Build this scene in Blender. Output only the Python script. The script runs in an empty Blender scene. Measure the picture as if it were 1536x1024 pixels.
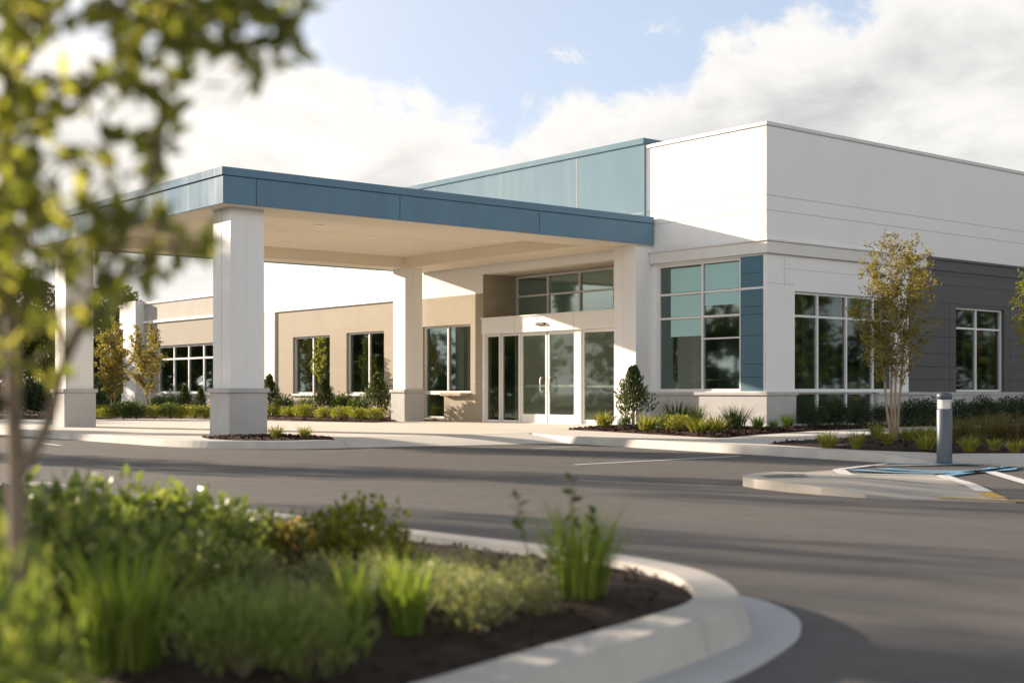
import bpy, bmesh, math, random
from mathutils import Vector, Matrix, geometry, noise as mnoise
R = random.Random(7)
SC = bpy.context.scene
COL = SC.collection
rad = math.radians

# ------------------------------------------------------------------ camera frame (building axes = world axes)
FPX, CX, HY, H = 1996.0, 768.0, 588.0, 1.0
ANG = math.atan((3200 - CX) / FPX)
FW = Vector((math.cos(ANG), math.sin(ANG), 0)); RT = Vector((math.sin(ANG), -math.cos(ANG), 0))
def at(px, d, z):                       # photo column + distance + height -> point in the world
    p = FW * d + RT * ((px - CX) / FPX * d); return Vector((p.x, p.y, z))
def gp(px, py, z=0.0):                  # photo pixel on a level plane -> point
    v = (HY - py) / FPX; t = (z - H) / v; p = (FW + RT * ((px - CX) / FPX)) * t
    return Vector((p.x, p.y, z))
def pd(px, py, d): return at(px, d, H + (HY - py) / FPX * d)

# ------------------------------------------------------------------ mesh helpers
BASE = {}
class MB:
    def __init__(s): s.v = []; s.f = []; s.m = []; s.sm = []
    def face(s, pts, mi=0, sm=False):
        i = len(s.v); s.v.extend(tuple(p) for p in pts); s.f.append(tuple(range(i, i + len(pts)))); s.m.append(mi); s.sm.append(sm)
    def box(s, x0, y0, z0, x1, y1, z1, mi=0):
        x0, x1 = min(x0, x1), max(x0, x1); y0, y1 = min(y0, y1), max(y0, y1); z0, z1 = min(z0, z1), max(z0, z1)
        i = len(s.v)
        s.v.extend([(x0,y0,z0),(x1,y0,z0),(x1,y1,z0),(x0,y1,z0),(x0,y0,z1),(x1,y0,z1),(x1,y1,z1),(x0,y1,z1)])
        for q in ((0,3,2,1),(4,5,6,7),(0,1,5,4),(1,2,6,5),(2,3,7,6),(3,0,4,7)):
            s.f.append(tuple(i + k for k in q)); s.m.append(mi); s.sm.append(False)
        return s
    def tube(s, pts, rads, n=6, mi=0, cap=True):
        pts = [Vector(p) for p in pts]; rings = []
        for k, p in enumerate(pts):
            t = (pts[min(k+1, len(pts)-1)] - pts[max(k-1, 0)]).normalized()
            a = t.cross(Vector((0.31, 0.17, 0.93)) if abs(t.z) < .8 else Vector((1, .2, 0))).normalized(); b = t.cross(a)
            i = len(s.v); r = rads[k]
            for j in range(n):
                w = 2 * math.pi * j / n; s.v.append(tuple(p + a * (r * math.cos(w)) + b * (r * math.sin(w))))
            rings.append(i)
        for k in range(len(rings) - 1):
            for j in range(n):
                s.f.append((rings[k]+j, rings[k]+(j+1) % n, rings[k+1]+(j+1) % n, rings[k+1]+j)); s.m.append(mi); s.sm.append(True)
        if cap:
            s.f.append(tuple(rings[-1]+j for j in range(n))); s.m.append(mi); s.sm.append(False)
    def lathe(s, prof, n=28, c=(0, 0), mi=0):
        rings = []
        for r, z in prof:
            i = len(s.v); rings.append(i)
            for j in range(n):
                w = 2 * math.pi * j / n; s.v.append((c[0] + r * math.cos(w), c[1] + r * math.sin(w), z))
        for k in range(len(rings) - 1):
            for j in range(n):
                s.f.append((rings[k]+j, rings[k]+(j+1) % n, rings[k+1]+(j+1) % n, rings[k+1]+j)); s.m.append(mi); s.sm.append(True)
        s.f.append(tuple(rings[-1]+j for j in range(n))); s.m.append(mi); s.sm.append(False)
    def mesh(s, name, mats, off=None):
        me = bpy.data.meshes.new(name)
        v = s.v if off is None else [(a-off.x, b-off.y, c-off.z) for a, b, c in s.v]
        me.from_pydata(v, [], s.f)
        for m in (mats if isinstance(mats, (list, tuple)) else [mats]): me.materials.append(m)
        me.polygons.foreach_set('material_index', s.m); me.polygons.foreach_set('use_smooth', s.sm); me.update()
        return me
    def build(s, name, mats, parent=None, loc=None, bevel=0):
        base = BASE.get(parent.name, Vector((0, 0, 0))) if parent else (Vector(loc) if loc is not None else Vector((0, 0, 0)))
        o = bpy.data.objects.new(name, s.mesh(name, mats, base)); COL.objects.link(o)
        BASE[o.name] = base
        if parent: o.parent = parent
        else: o.location = base
        if bevel:
            b = o.modifiers.new('Bevel', 'BEVEL'); b.width = bevel; b.segments = 2; b.limit_method = 'ANGLE'; b.angle_limit = rad(40)
        return o
def tag(o, label=None, cat=None, group=None, kind=None):
    if label: o['label'] = label
    if cat: o['category'] = cat
    if group: o['group'] = group
    if kind: o['kind'] = kind
    return o
def empty(name, loc, label, cat, group=None):
    o = bpy.data.objects.new(name, None); COL.objects.link(o); o.location = loc; o.empty_display_size = .2
    BASE[o.name] = Vector(loc); return tag(o, label, cat, group)
def place(name, mesh, loc, rz=0, sc=1, sz=None, label=None, cat=None, group=None, parts=()):
    """one plant: a mesh thing, or an Empty with part meshes (shared data)"""
    if parts:
        o = bpy.data.objects.new(name, None); o.empty_display_size = .2
    else:
        o = bpy.data.objects.new(name, mesh)
    COL.objects.link(o); o.location = loc; o.rotation_euler = (0, 0, rz); o.scale = (sc, sc, sz or sc)
    for pn, me in parts:
        c = bpy.data.objects.new(pn, me); COL.objects.link(c); c.parent = o
    return tag(o, label, cat, group)

# ------------------------------------------------------------------ materials
def mat(name):
    m = bpy.data.materials.new(name); m.use_nodes = True
    nt = m.node_tree; b = nt.nodes['Principled BSDF']; return m, nt, b
def nd(nt, t, **kw):
    n = nt.nodes.new(t)
    for k, v in kw.items(): setattr(n, k, v)
    return n
def ramp(nt, fac, stops, interp='LINEAR'):
    r = nd(nt, 'ShaderNodeValToRGB'); r.color_ramp.interpolation = interp
    e = r.color_ramp.elements
    while len(e) < len(stops): e.new(.5)
    for el, (p, c) in zip(e, stops):
        el.position = p; el.color = (c, c, c, 1) if isinstance(c, (int, float)) else (*c, 1)
    nt.links.new(fac, r.inputs[0]); return r.outputs[0]
def noisen(nt, scale, detail=4, rough=.55, vec=None, coord='Object', dist=0.0):
    n = nd(nt, 'ShaderNodeTexNoise'); n.inputs['Scale'].default_value = scale; n.inputs['Detail'].default_value = detail
    n.inputs['Roughness'].default_value = rough; n.inputs['Distortion'].default_value = dist
    if vec is None:
        tc = nd(nt, 'ShaderNodeTexCoord'); vec = tc.outputs[coord]
    nt.links.new(vec, n.inputs['Vector']); return n.outputs['Fac']
def mapped(nt, scale=(1, 1, 1), rot=(0, 0, 0), coord='Object'):
    tc = nd(nt, 'ShaderNodeTexCoord'); mp = nd(nt, 'ShaderNodeMapping'); mp.inputs['Scale'].default_value = scale; mp.inputs['Rotation'].default_value = rot
    nt.links.new(tc.outputs[coord], mp.inputs[0]); return mp.outputs[0]
def mixc(nt, fac, a, b, mode='MIX'):
    m = nd(nt, 'ShaderNodeMix', data_type='RGBA', blend_type=mode)
    for s, v in ((m.inputs[0], fac), (m.inputs[6], a), (m.inputs[7], b)):
        if hasattr(v, 'is_linked'): nt.links.new(v, s)
        elif isinstance(v, (int, float)): s.default_value = v
        else: s.default_value = (*v, 1)
    return m.outputs[2]
def bump(nt, b, h, strength=.3, dist=.02):
    n = nd(nt, 'ShaderNodeBump'); n.inputs['Strength'].default_value = strength; n.inputs['Distance'].default_value = dist
    nt.links.new(h, n.inputs['Height']); nt.links.new(n.outputs[0], b.inputs['Normal'])
def surface(name, c, var=.12, rough=.8, big=1.2, fine=35, bmp=.15, bdist=.01, spec=.5, streak=0):
    """painted / cast surface: colour with broad blotches, a fine grain and (optionally) rain streaks"""
    m, nt, b = mat(name)
    n1 = noisen(nt, big, 5, .6); n2 = noisen(nt, fine, 4, .6)
    lo = tuple(x * (1 - var) for x in c); hi = tuple(min(1, x * (1 + var * .6)) for x in c)
    col = mixc(nt, ramp(nt, n1, [(.3, 0), (.7, 1)]), lo, hi)
    col = mixc(nt, .35, col, ramp(nt, n2, [(.3, tuple(x * (1 - var) for x in c)), (.7, c)]))
    if streak:
        n3 = noisen(nt, 1.0, 5, .6, mapped(nt, (2.6, 2.6, .12)))
        col = mixc(nt, ramp(nt, n3, [(.48, 0), (.75, streak)]), col, tuple(x * .72 for x in c))
    nt.links.new(col, b.inputs['Base Color']); b.inputs['Roughness'].default_value = rough
    b.inputs['Specular IOR Level'].default_value = spec
    if bmp: bump(nt, b, n2, bmp, bdist)
    return m
M = {}
M['white'] = surface('white_stucco', (.81, .80, .79), .05, .75, .5, 60, .12, .004, streak=.1)
M['white2'] = surface('white_panel', (.80, .795, .785), .04, .55, .7, 50, .04, .002, streak=.18)
M['ledge'] = surface('ledge_stucco', (.70, .685, .66), .05, .7, .8, 50, .08, .003, streak=.2)
M['grey_stone'] = surface('grey_plinth', (.47, .465, .455), .12, .8, 2.2, 40, .2, .004, streak=.25)
M['cream'] = surface('cream_soffit', (.76, .68, .56), .05, .8, .6, 80, .05, .002)
M['concrete'] = surface('concrete', (.66, .625, .565), .12, .85, .55, 45, .2, .004)
M['kerb'] = surface('kerb_concrete', (.58, .55, .50), .2, .85, 2.4, 40, .3, .005, streak=.35)
M['islandtop'] = surface('island_concrete', (.42, .39, .345), .16, .85, 1.1, 50, .25, .004)
M['gutter'] = surface('gutter_concrete', (.55, .545, .53), .14, .8, 2.5, 60, .25, .003)
M['seam'] = surface('seam_shadow_gap', (.52, .51, .49), .1, .9, 3, 30, 0)
M['alu'] = surface('window_aluminium', (.74, .735, .72), .04, .38, 2, 60, 0, spec=.6)
M['skyreflection'] = surface('painted_sky_reflection', (.36, .60, .60), .03, .22, .4, 90, 0, spec=.6)  # opaque teal painted in place of mirrored sky
M['dark'] = surface('charcoal_cladding', (.085, .083, .088), .14, .6, .9, 40, .15, .004, streak=.3)
M['spandrel'] = surface('blue_spandrel', (.06, .15, .21), .1, .4, 1.5, 40, .03, .002)
M['yellow'] = surface('yellow_paint', (.62, .36, .04), .25, .7, 9, 70, .1, .002)
M['paint'] = surface('white_line_paint', (.74, .74, .72), .22, .65, 9, 70, .1, .002)
M['bluepaint'] = surface('blue_line_paint', (.17, .42, .64), .25, .65, 9, 70, .1, .002)
M['black'] = surface('black_plastic', (.02, .02, .02), .1, .4, 3, 40, 0)
M['interior'] = surface('interior_wall', (.70, .69, .60), .08, .9, .4, 20, 0)
M['intfloor'] = surface('interior_carpet', (.14, .13, .12), .15, .9, 2, 60, 0)
M['blind'] = surface('interior_screen', (.36, .40, .37), .1, .8, .5, 60, 0)
M['lamp'] = surface('downlight_trim', (.85, .84, .8), .02, .4, 3, 40, 0)
# tan block wall: courses, joints and mottling
def tan_wall(name, c, rowh):
    m, nt, b = mat(name)
    br = nd(nt, 'ShaderNodeTexBrick'); br.offset = .5
    tc = nd(nt, 'ShaderNodeTexCoord'); sx = nd(nt, 'ShaderNodeSeparateXYZ'); nt.links.new(tc.outputs['Object'], sx.inputs[0])
    ad = nd(nt, 'ShaderNodeMath', operation='ADD'); nt.links.new(sx.outputs[0], ad.inputs[0]); nt.links.new(sx.outputs[1], ad.inputs[1])
    cb = nd(nt, 'ShaderNodeCombineXYZ'); nt.links.new(ad.outputs[0], cb.inputs[0]); nt.links.new(sx.outputs[2], cb.inputs[1])
    nt.links.new(cb.outputs[0], br.inputs['Vector'])
    br.inputs['Scale'].default_value = 1; br.inputs['Brick Width'].default_value = 1.22; br.inputs['Row Height'].default_value = rowh
    br.inputs['Mortar Size'].default_value = .006; br.inputs['Mortar Smooth'].default_value = .3
    br.inputs['Color1'].default_value = (*c, 1); br.inputs['Color2'].default_value = (*[x * .9 for x in c], 1); br.inputs['Mortar'].default_value = (*[x * .72 for x in c], 1)
    n1 = noisen(nt, 1.3, 6, .65); n2 = noisen(nt, 28, 4, .6)
    col = mixc(nt, ramp(nt, n1, [(.3, .0), (.7, .85)]), br.outputs['Color'], tuple(x * .8 for x in c))
    col = mixc(nt, ramp(nt, n2, [(.35, .35), (.65, 0)]), col, tuple(x * .75 for x in c))
    nt.links.new(col, b.inputs['Base Color']); b.inputs['Roughness'].default_value = .85
    bump(nt, b, n2, .25, .005); return m
M['tan'] = tan_wall('tan_block', (.43, .37, .285), .62)
M['beige'] = tan_wall('beige_block', (.50, .465, .41), .62)
M['taupe'] = tan_wall('taupe_block', (.40, .355, .295), .62)
# blue metal panel
def metal(name, c, rough=.42, met=.35):
    m, nt, b = mat(name)
    n3 = noisen(nt, 1.0, 4, .6, mapped(nt, (1.6, 1.6, .25))); n4 = noisen(nt, 1.2, 3, .5)
    col = mixc(nt, ramp(nt, n3, [(.35, 0), (.7, 1)]), tuple(x * .92 for x in c), tuple(x * 1.1 for x in c))
    nt.links.new(col, b.inputs['Base Color']); b.inputs['Metallic'].default_value = met; b.inputs['Specular IOR Level'].default_value = .22
    nt.links.new(ramp(nt, n3, [(.3, rough * .85), (.7, rough * 1.2)]), b.inputs['Roughness'])
    bump(nt, b, n4, .12, .02); return m
M['blue'] = metal('blue_metal_panel', (.135, .228, .31), .78, .04)
M['panelgrey'] = metal('pale_blue_panel', (.155, .245, .305), .8, .04)
M['bluegap'] = metal('blue_panel_gap', (.04, .075, .115), .6, .1)
M['coping'] = metal('coping_metal', (.52, .52, .51), .4, .6)
M['steel'] = metal('brushed_steel', (.6, .6, .6), .3, .9)
M['bollard'] = metal('bollard_paint', (.115, .13, .155), .45, .2)
# glass
def glass(name, tint, refl, ior):
    m, nt, b = mat(name); nt.nodes.remove(b)
    tr = nd(nt, 'ShaderNodeBsdfTransparent'); tr.inputs[0].default_value = (*tint, 1)
    gl = nd(nt, 'ShaderNodeBsdfGlossy'); gl.inputs[0].default_value = (*refl, 1); gl.inputs['Roughness'].default_value = .032
    fr = nd(nt, 'ShaderNodeFresnel'); ge = nd(nt, 'ShaderNodeNewGeometry'); mi = nd(nt, 'ShaderNodeMapRange'); nt.links.new(ge.outputs['Backfacing'], mi.inputs[0])
    mi.inputs[3].default_value = ior; mi.inputs[4].default_value = 1 / ior; nt.links.new(mi.outputs[0], fr.inputs[0])
    nz = noisen(nt, .55, 2, .4); bp = nd(nt, 'ShaderNodeBump'); bp.inputs['Strength'].default_value = .06; bp.inputs['Distance'].default_value = .02
    nt.links.new(nz, bp.inputs['Height']); nt.links.new(bp.outputs[0], gl.inputs['Normal'])
    mx = nd(nt, 'ShaderNodeMixShader'); nt.links.new(fr.outputs[0], mx.inputs[0]); nt.links.new(tr.outputs[0], mx.inputs[1]); nt.links.new(gl.outputs[0], mx.inputs[2])
    nt.links.new(mx.outputs[0], nt.nodes['Material Output'].inputs[0]); return m
M['glass'] = glass('tinted_glass', (.50, .575, .54), (.84, .97, .97), 2.1)
M['doorglass'] = glass('door_glass', (.75, .79, .74), (.85, .95, .93), 1.6)
# asphalt
def asphalt():
    m, nt, b = mat('asphalt')
    n1 = noisen(nt, .22, 6, .6); n2 = noisen(nt, 90, 3, .7); n3 = noisen(nt, 3.0, 5, .65); v = nd(nt, 'ShaderNodeTexVoronoi'); v.inputs['Scale'].default_value = 160
    tc = nd(nt, 'ShaderNodeTexCoord'); nt.links.new(tc.outputs['Object'], v.inputs['Vector'])
    n5 = noisen(nt, 1.0, 5, .6, mapped(nt, (1.4, .07, 1)))
    col = mixc(nt, ramp(nt, n1, [(.3, 0), (.7, 1)]), (.098, .093, .089), (.134, .125, .117))
    col = mixc(nt, ramp(nt, n3, [(.45, 0), (.8, .5)]), col, (.080, .074, .069))
    col = mixc(nt, ramp(nt, n5, [(.5, 0), (.75, .45)]), col, (.082, .075, .069))
    col = mixc(nt, ramp(nt, n2, [(.48, 0), (.70, .6)]), col, (.27, .255, .235))
    nt.links.new(col, b.inputs['Base Color'])
    nt.links.new(ramp(nt, n3, [(.3, .66), (.7, .82)]), b.inputs['Roughness']); b.inputs['Specular IOR Level'].default_value = .3
    bump(nt, b, v.outputs['Distance'], .6, .008); return m
M['asphalt'] = asphalt()
def mulch(name, c1, c2):
    m, nt, b = mat(name)
    g = nd(nt, 'ShaderNodeNewGeometry'); n2 = noisen(nt, 30, 5, .7)
    col = mixc(nt, g.outputs['Random Per Island'], c1, c2); col = mixc(nt, ramp(nt, n2, [(.35, .6), (.65, 0)]), col, (.012, .008, .006))
    nt.links.new(col, b.inputs['Base Color']); b.inputs['Roughness'].default_value = .95; b.inputs['Specular IOR Level'].default_value = .2
    bump(nt, b, n2, .8, .03); return m
M['mulch'] = mulch('bark_mulch', (.032, .022, .017), (.105, .068, .047))
M['mulch_red'] = mulch('red_bark_mulch', (.055, .03, .02), (.14, .075, .048))
def leaf(name, c1, c2, c3=None, trans=.35, rough=.5):
    m, nt, b = mat(name)
    g = nd(nt, 'ShaderNodeNewGeometry')
    stops = [(0, c1), (1, c2)] if c3 is None else [(0, c1), (.7, c2), (1, c3)]
    col = ramp(nt, g.outputs['Random Per Island'], stops)
    nt.links.new(col, b.inputs['Base Color']); b.inputs['Roughness'].default_value = rough; b.inputs['Specular IOR Level'].default_value = .35
    tl = nd(nt, 'ShaderNodeBsdfTranslucent'); bc = mixc(nt, 1.0, col, (1.35, 1.4, .62), 'MULTIPLY'); nt.links.new(bc, tl.inputs[0])
    mx = nd(nt, 'ShaderNodeMixShader'); mx.inputs[0].default_value = trans
    nt.links.new(b.outputs[0], mx.inputs[1]); nt.links.new(tl.outputs[0], mx.inputs[2]); nt.links.new(mx.outputs[0], nt.nodes['Material Output'].inputs[0])
    return m
M['leaf_fg'] = leaf('foreground_leaf', (.17, .19, .05), (.27, .275, .08), (.40, .37, .13), .66)
M['leaf_olive'] = leaf('olive_leaf', (.14, .12, .032), (.25, .205, .06), (.36, .29, .10), .45)
M['leaf_yellow'] = leaf('yellow_green_leaf', (.14, .16, .025), (.24, .24, .04), (.30, .28, .06), .5)
M['leaf_green'] = leaf('mid_green_leaf', (.035, .065, .018), (.08, .12, .03), (.13, .17, .04), .4)
M['leaf_dark'] = leaf('dark_green_leaf', (.016, .034, .014), (.04, .07, .026), (.07, .10, .035), .3)
M['leaf_conifer'] = leaf('conifer_needles', (.03, .05, .018), (.075, .095, .03), (.13, .14, .045), .3)
M['leaf_bg'] = leaf('treeline_leaf', (.035, .05, .012), (.085, .10, .022), (.14, .14, .03), .4)
M['leaf_sage'] = leaf('sage_leaf', (.16, .19, .10), (.26, .28, .15), (.42, .36, .22), .4)
M['leaf_rust'] = leaf('rusty_leaf', (.10, .11, .03), (.19, .17, .045), (.30, .16, .06), .4)
M['blade'] = leaf('green_blade', (.05, .10, .015), (.10, .17, .025), (.17, .22, .04), .45)
M['blade_y'] = leaf('yellow_blade', (.17, .18, .03), (.27, .27, .05), (.36, .33, .10), .45)
M['blade_d'] = leaf('dark_blade', (.03, .055, .018), (.07, .10, .03), (.11, .13, .04), .35)
M['blade_t'] = leaf('tawny_blade', (.10, .10, .035), (.17, .14, .055), (.27, .18, .09), .4)
M['leaf_fgshrub'] = leaf('glossy_green_leaf', (.10, .145, .045), (.19, .23, .065), (.32, .34, .12), .45, .33)
M['blade_fg'] = leaf('tall_green_blade', (.14, .20, .04), (.23, .30, .06), (.36, .38, .12), .55)
M['blade_ft'] = leaf('feathery_blade', (.13, .18, .055), (.21, .265, .085), (.33, .35, .14), .5)
M['grass'] = surface('lawn', (.06, .085, .025), .3, .95, .8, 30, .3, .03)
M['bark'] = surface('bark', (.25, .195, .14), .3, .9, 6, 50, .5, .01)
M['bark_tan'] = surface('tan_bark', (.36, .27, .18), .2, .85, 6, 50, .4, .006)
M['bark_bg'] = surface('dark_bark', (.10, .075, .05), .3, .9, 3, 30, .4, .02)

# ------------------------------------------------------------------ key dimensions
XF, YC, FL = 23.78, 19.81, .14          # entrance facade plane x, side facade plane y, pavement level
XC = XF + 1.22                          # clerestory plane

# ------------------------------------------------------------------ ground
g = MB(); g.face([(-300, -300, 0), (300, -300, 0), (300, 300, 0), (-300, 300, 0)])
tag(g.build('road', M['asphalt']), 'worn grey asphalt drive in front of the building', 'road', kind='structure')

def poly_sheet(name, outline, zf, mats, step=None, seed=1, skirt=None, jit=.35, mi_skirt=0, smooth=False):
    """filled polygon with an optional skirt; zf(x,y) gives height, step adds inner points"""
    rr = random.Random(seed)
    pts = [Vector((p[0], p[1])) for p in outline]; n = len(pts)
    inner = []
    if step:
        xs = [p.x for p in pts]; ys = [p.y for p in pts]
        x = min(xs)
        while x < max(xs):
            y = min(ys)
            while y < max(ys):
                q = Vector((x + rr.uniform(-jit, jit) * step, y + rr.uniform(-jit, jit) * step)); ins = False
                for k in range(n):
                    a, b = pts[k], pts[(k + 1) % n]
                    if (a.y > q.y) != (b.y > q.y) and q.x < (b.x - a.x) * (q.y - a.y) / (b.y - a.y) + a.x: ins = not ins
                if ins: inner.append(q)
                y += step
            x += step
    vo, eo, fo, *_ = geometry.delaunay_2d_cdt(pts + inner, [], [list(range(n))], 1, 1e-5)
    mb = MB(); mb.v = [(p.x, p.y, zf(p.x, p.y)) for p in vo]
    for f in fo:
        a, b, c = (vo[f[0]], vo[f[1]], vo[f[2]])
        if (b - a).cross(c - a) < 0: f = f[::-1]
        mb.f.append(tuple(f)); mb.m.append(0); mb.sm.append(smooth)
    if skirt is not None:
        ar = sum(pts[k].x * pts[(k+1) % n].y - pts[(k+1) % n].x * pts[k].y for k in range(n))
        for k in range(n):
            a, b = pts[k], pts[(k + 1) % n]
            if ar < 0: a, b = b, a
            za, zb = zf(a.x, a.y), zf(b.x, b.y)
            mb.face([(a.x, a.y, skirt), (b.x, b.y, skirt), (b.x, b.y, zb), (a.x, a.y, za)], mi_skirt)
    return mb
def smooth_path(pts, n=6):
    """Catmull-Rom through points (any dimension)"""
    out = []; P = [Vector(p) for p in pts]
    for k in range(len(P) - 1):
        p0, p1, p2, p3 = P[max(k-1, 0)], P[k], P[k+1], P[min(k+2, len(P)-1)]
        for j in range(n):
            t = j / n
            out.append(.5 * ((2*p1) + (p2-p0)*t + (2*p0-5*p1+4*p2-p3)*t*t + (3*p1-p0-3*p2+p3)*t**3))
    out.append(P[-1]); return out
def offset_path(path, d):
    out = []
    for k, p in enumerate(path):
        t = (path[min(k+1, len(path)-1)] - path[max(k-1, 0)]); t.z = 0; t.normalize()
        out.append(p + Vector((-t.y, t.x, 0)) * d)
    return out
def kerb_strip(path, w, batter=.03, lift=.005, bottom=-.03, joints=3.0, inner_drop=.06):
    """extruded kerb: path = top outer edge (z per point), body on the left of the direction of travel"""
    mb = MB(); prof = []
    o_top = path; i_top = offset_path(path, w); bot = offset_path(path, -batter)
    r1 = offset_path(path, .02)
    for k in range(len(path)):
        z = path[k].z + lift
        rnd = min(.02, max(z - .012, 0))
        prof.append([(bot[k].x, bot[k].y, bottom), (bot[k].x, bot[k].y, min(.012, z - .001)), (path[k].x, path[k].y, max(z - rnd, .0125)), (r1[k].x, r1[k].y, z), (i_top[k].x, i_top[k].y, z), (i_top[k].x, i_top[k].y, z - inner_drop)])
    nr = len(prof[0]); i0 = len(mb.v)
    for pr in prof: mb.v.extend(pr)
    for k in range(len(prof) - 1):
        for j in range(nr - 1):
            a = i0 + k * nr + j
            mb.f.append((a, a + nr, a + nr + 1, a + 1)[::-1]); mb.m.append(0); mb.sm.append(j in (2,))
    # cast joints, thin dark gaps
    acc = 1.2
    for k in range(1, len(path)):
        acc += (path[k] - path[k-1]).length
        if acc > joints and path[k].z > .08:
            acc = 0; t = (path[k] - path[k-1]); t.z = 0; t.normalize(); nn = Vector((-t.y, t.x, 0))
            z = path[k].z + lift; h = .004
            b0 = path[k] - nn * (batter + .002); a0 = path[k] - nn * .002; c0 = path[k] + nn * .02; d0 = path[k] + nn * (w - .004)
            for p, q, z0, z1 in ((b0, a0, .012, z - .02), (a0, c0, z - .018, z + .002), (c0, d0, z + .002, z + .002)):
                mb.face([(p.x - t.x*h, p.y - t.y*h, z0), (p.x + t.x*h, p.y + t.y*h, z0), (q.x + t.x*h, q.y + t.y*h, z1), (q.x - t.x*h, q.y - t.y*h, z1)], 1)
    return mb
V3 = lambda l: [Vector(p) for p in l]
# --- raised pavement: kerb lines
KL = smooth_path([(10.7, 52, FL), (10.66, 40, FL), (10.62, 30, FL), (10.60, 24.5, FL), (10.62, 22.9, FL), (10.84, 21.75, FL), (11.3, 20.95, FL), (11.95, 20.48, FL), (12.6, 20.32, FL), (12.92, 20.45, .10), (13.12, 20.9, .09), (13.25, 21.4, .11)], 6)
KR = smooth_path([(18.02, 21.3, FL), (17.7, 20.3, .135), (17.36, 19.42, FL), (17.14, 18.2, FL), (16.9, 16.7, FL), (16.54, 14.2, FL), (16.25, 12.4, FL), (16.12, 11.6, .135), (16.12, 11.1, .10), (16.22, 10.6, .05), (16.4, 10.1, .03), (16.75, 9.4, .03), (17.3, 8.6, .03), (18.3, 7.4, .03), (19.6, 6.2, .08), (21.5, 5.0, FL), (26, 3.4, FL), (40, 0, FL)], 5)
kl = kerb_strip(KL, .17); tag(kl.build('kerb', [M['kerb'], M['seam']]), 'pale concrete kerb round the canopy column island', 'kerb', kind='structure')
kr = kerb_strip(KR, .17); tag(kr.build('kerb', [M['kerb'], M['seam']]), 'pale concrete kerb along the sidewalk below the corner windows', 'kerb', kind='structure')
KLi = offset_path(KL, .165); KRi = offset_path(KR, .165)
def edge_z(x, y):
    best, z = 1e9, FL
    for p in KRi + KLi[-20:]:
        d = (p.x - x) ** 2 + (p.y - y) ** 2
        if d < best: best, z = d, p.z
    f = min(1, max(0, (math.sqrt(best)) / 1.3)); return z * (1 - f) + FL * f
apron_back = [(13.35, 21.75), (15.5, 21.55), (17.95, 21.45)]
slab = [(p.x, p.y) for p in KLi] + apron_back + [(p.x, p.y) for p in KRi] + [(40, 25), (24.2, 25), (24.2, 60), (10.86, 60)]
zc = {(round(x, 3), round(y, 3)): edge_z(x, y) for x, y in slab}
def slab_z(x, y): return zc.get((round(x, 3), round(y, 3)), None) or edge_z(x, y)
sl = poly_sheet('pavement', slab, slab_z, None, step=1.6, seed=3, jit=.2, smooth=True)
def joint(mb, x0, y0, x1, y1, z=FL + .003, w=.006, mi=1):
    t = Vector((x1 - x0, y1 - y0, 0)).normalized(); nn = Vector((-t.y, t.x, 0)) * w
    mb.face([(x0 + nn.x, y0 + nn.y, z), (x0 - nn.x, y0 - nn.y, z), (x1 - nn.x, y1 - nn.y, z), (x1 + nn.x, y1 + nn.y, z)], mi)
for yy in (24.9, 28.4, 31.9, 35.4, 38.9): joint(sl, 11.2, yy, 20.2, yy)
for xx in (14.3, 17.4, 20.4): joint(sl, xx, 22.3, xx, 40)
tag(sl.build('pavement', [M['concrete'], M['seam']]), 'pale concrete pavement under the canopy and along the walls', 'pavement', kind='structure')
ap = MB()
fr = [(12.78, 20.33), (14.2, 20.0), (15.6, 19.72), (16.6, 19.52), (17.33, 19.40)]; bk = [(13.3, 21.78), (14.4, 21.66), (15.5, 21.57), (16.7, 21.5), (17.98, 21.4)]
for k in range(4):
    for j in range(4):
        q = []
        for kk, jj in ((k, j), (k + 1, j), (k + 1, j + 1), (k, j + 1)):
            t = jj / 4; x = fr[kk][0] * (1 - t) + bk[kk][0] * t; y = fr[kk][1] * (1 - t) + bk[kk][1] * t
            q.append((x, y, .006 + (FL - .008) * t ** .8))
        ap.face(q, 0, True)
ap.face([(12.78, 20.33, .006), (12.78, 20.33, -.02), (17.33, 19.4, -.02), (17.33, 19.4, .006)])
tag(ap.build('ramp', [M['concrete']]), 'smooth concrete ramp from the road up to the entrance', 'ramp', kind='structure')
lw = MB(); lw.face([(-300, 60, .03), (300, 60, .03), (300, 300, .03), (-300, 300, .03)]); tag(lw.build('lawn', M['grass']), 'grass beyond the far end of the building', 'lawn', kind='structure')

# --- painted peninsula on the right
def pen_z(x, y):
    a = min(1, max(0, (y - 7.0) / 1.6)); a = a * a * (3 - 2 * a)
    b = 1 - min(1, max(0, (x - 11.6) / 2.0)); b = b * b * (3 - 2 * b)
    return .010 + .085 * a * b
pen_o = [(11.15, 9.62), (10.9, 9.4), (10.72, 9.05), (10.6, 8.6), (10.54, 8.1), (10.56, 7.6), (10.68, 7.2), (10.88, 6.85), (11.14, 6.4), (11.3, 6.55), (14.0, 9.0), (13.3, 9.85), (14.02, 10.5), (13.0, 10.25), (12.2, 10.0), (11.6, 9.82)]
pen = poly_sheet('p', pen_o, pen_z, None, step=.3, seed=5, skirt=-.02, smooth=True)
pen_top = pen.build('painted_island', [M['islandtop']])
tag(pen_top, 'low concrete island with a rounded kerb nose beside the striped bay', 'traffic island', kind='structure')
dc = MB(); dc.face([(x, y, pen_z(x, y) + .006) for x, y in ((11.2, 9.42), (11.02, 9.2), (11.42, 8.95), (11.8, 9.3), (11.6, 9.42))]); tag(dc.build('dark_patch', M['black']), 'black patch on the rounded nose of the concrete island', 'patch', kind='structure')  # flat black polygon lying just above the nose
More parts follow.
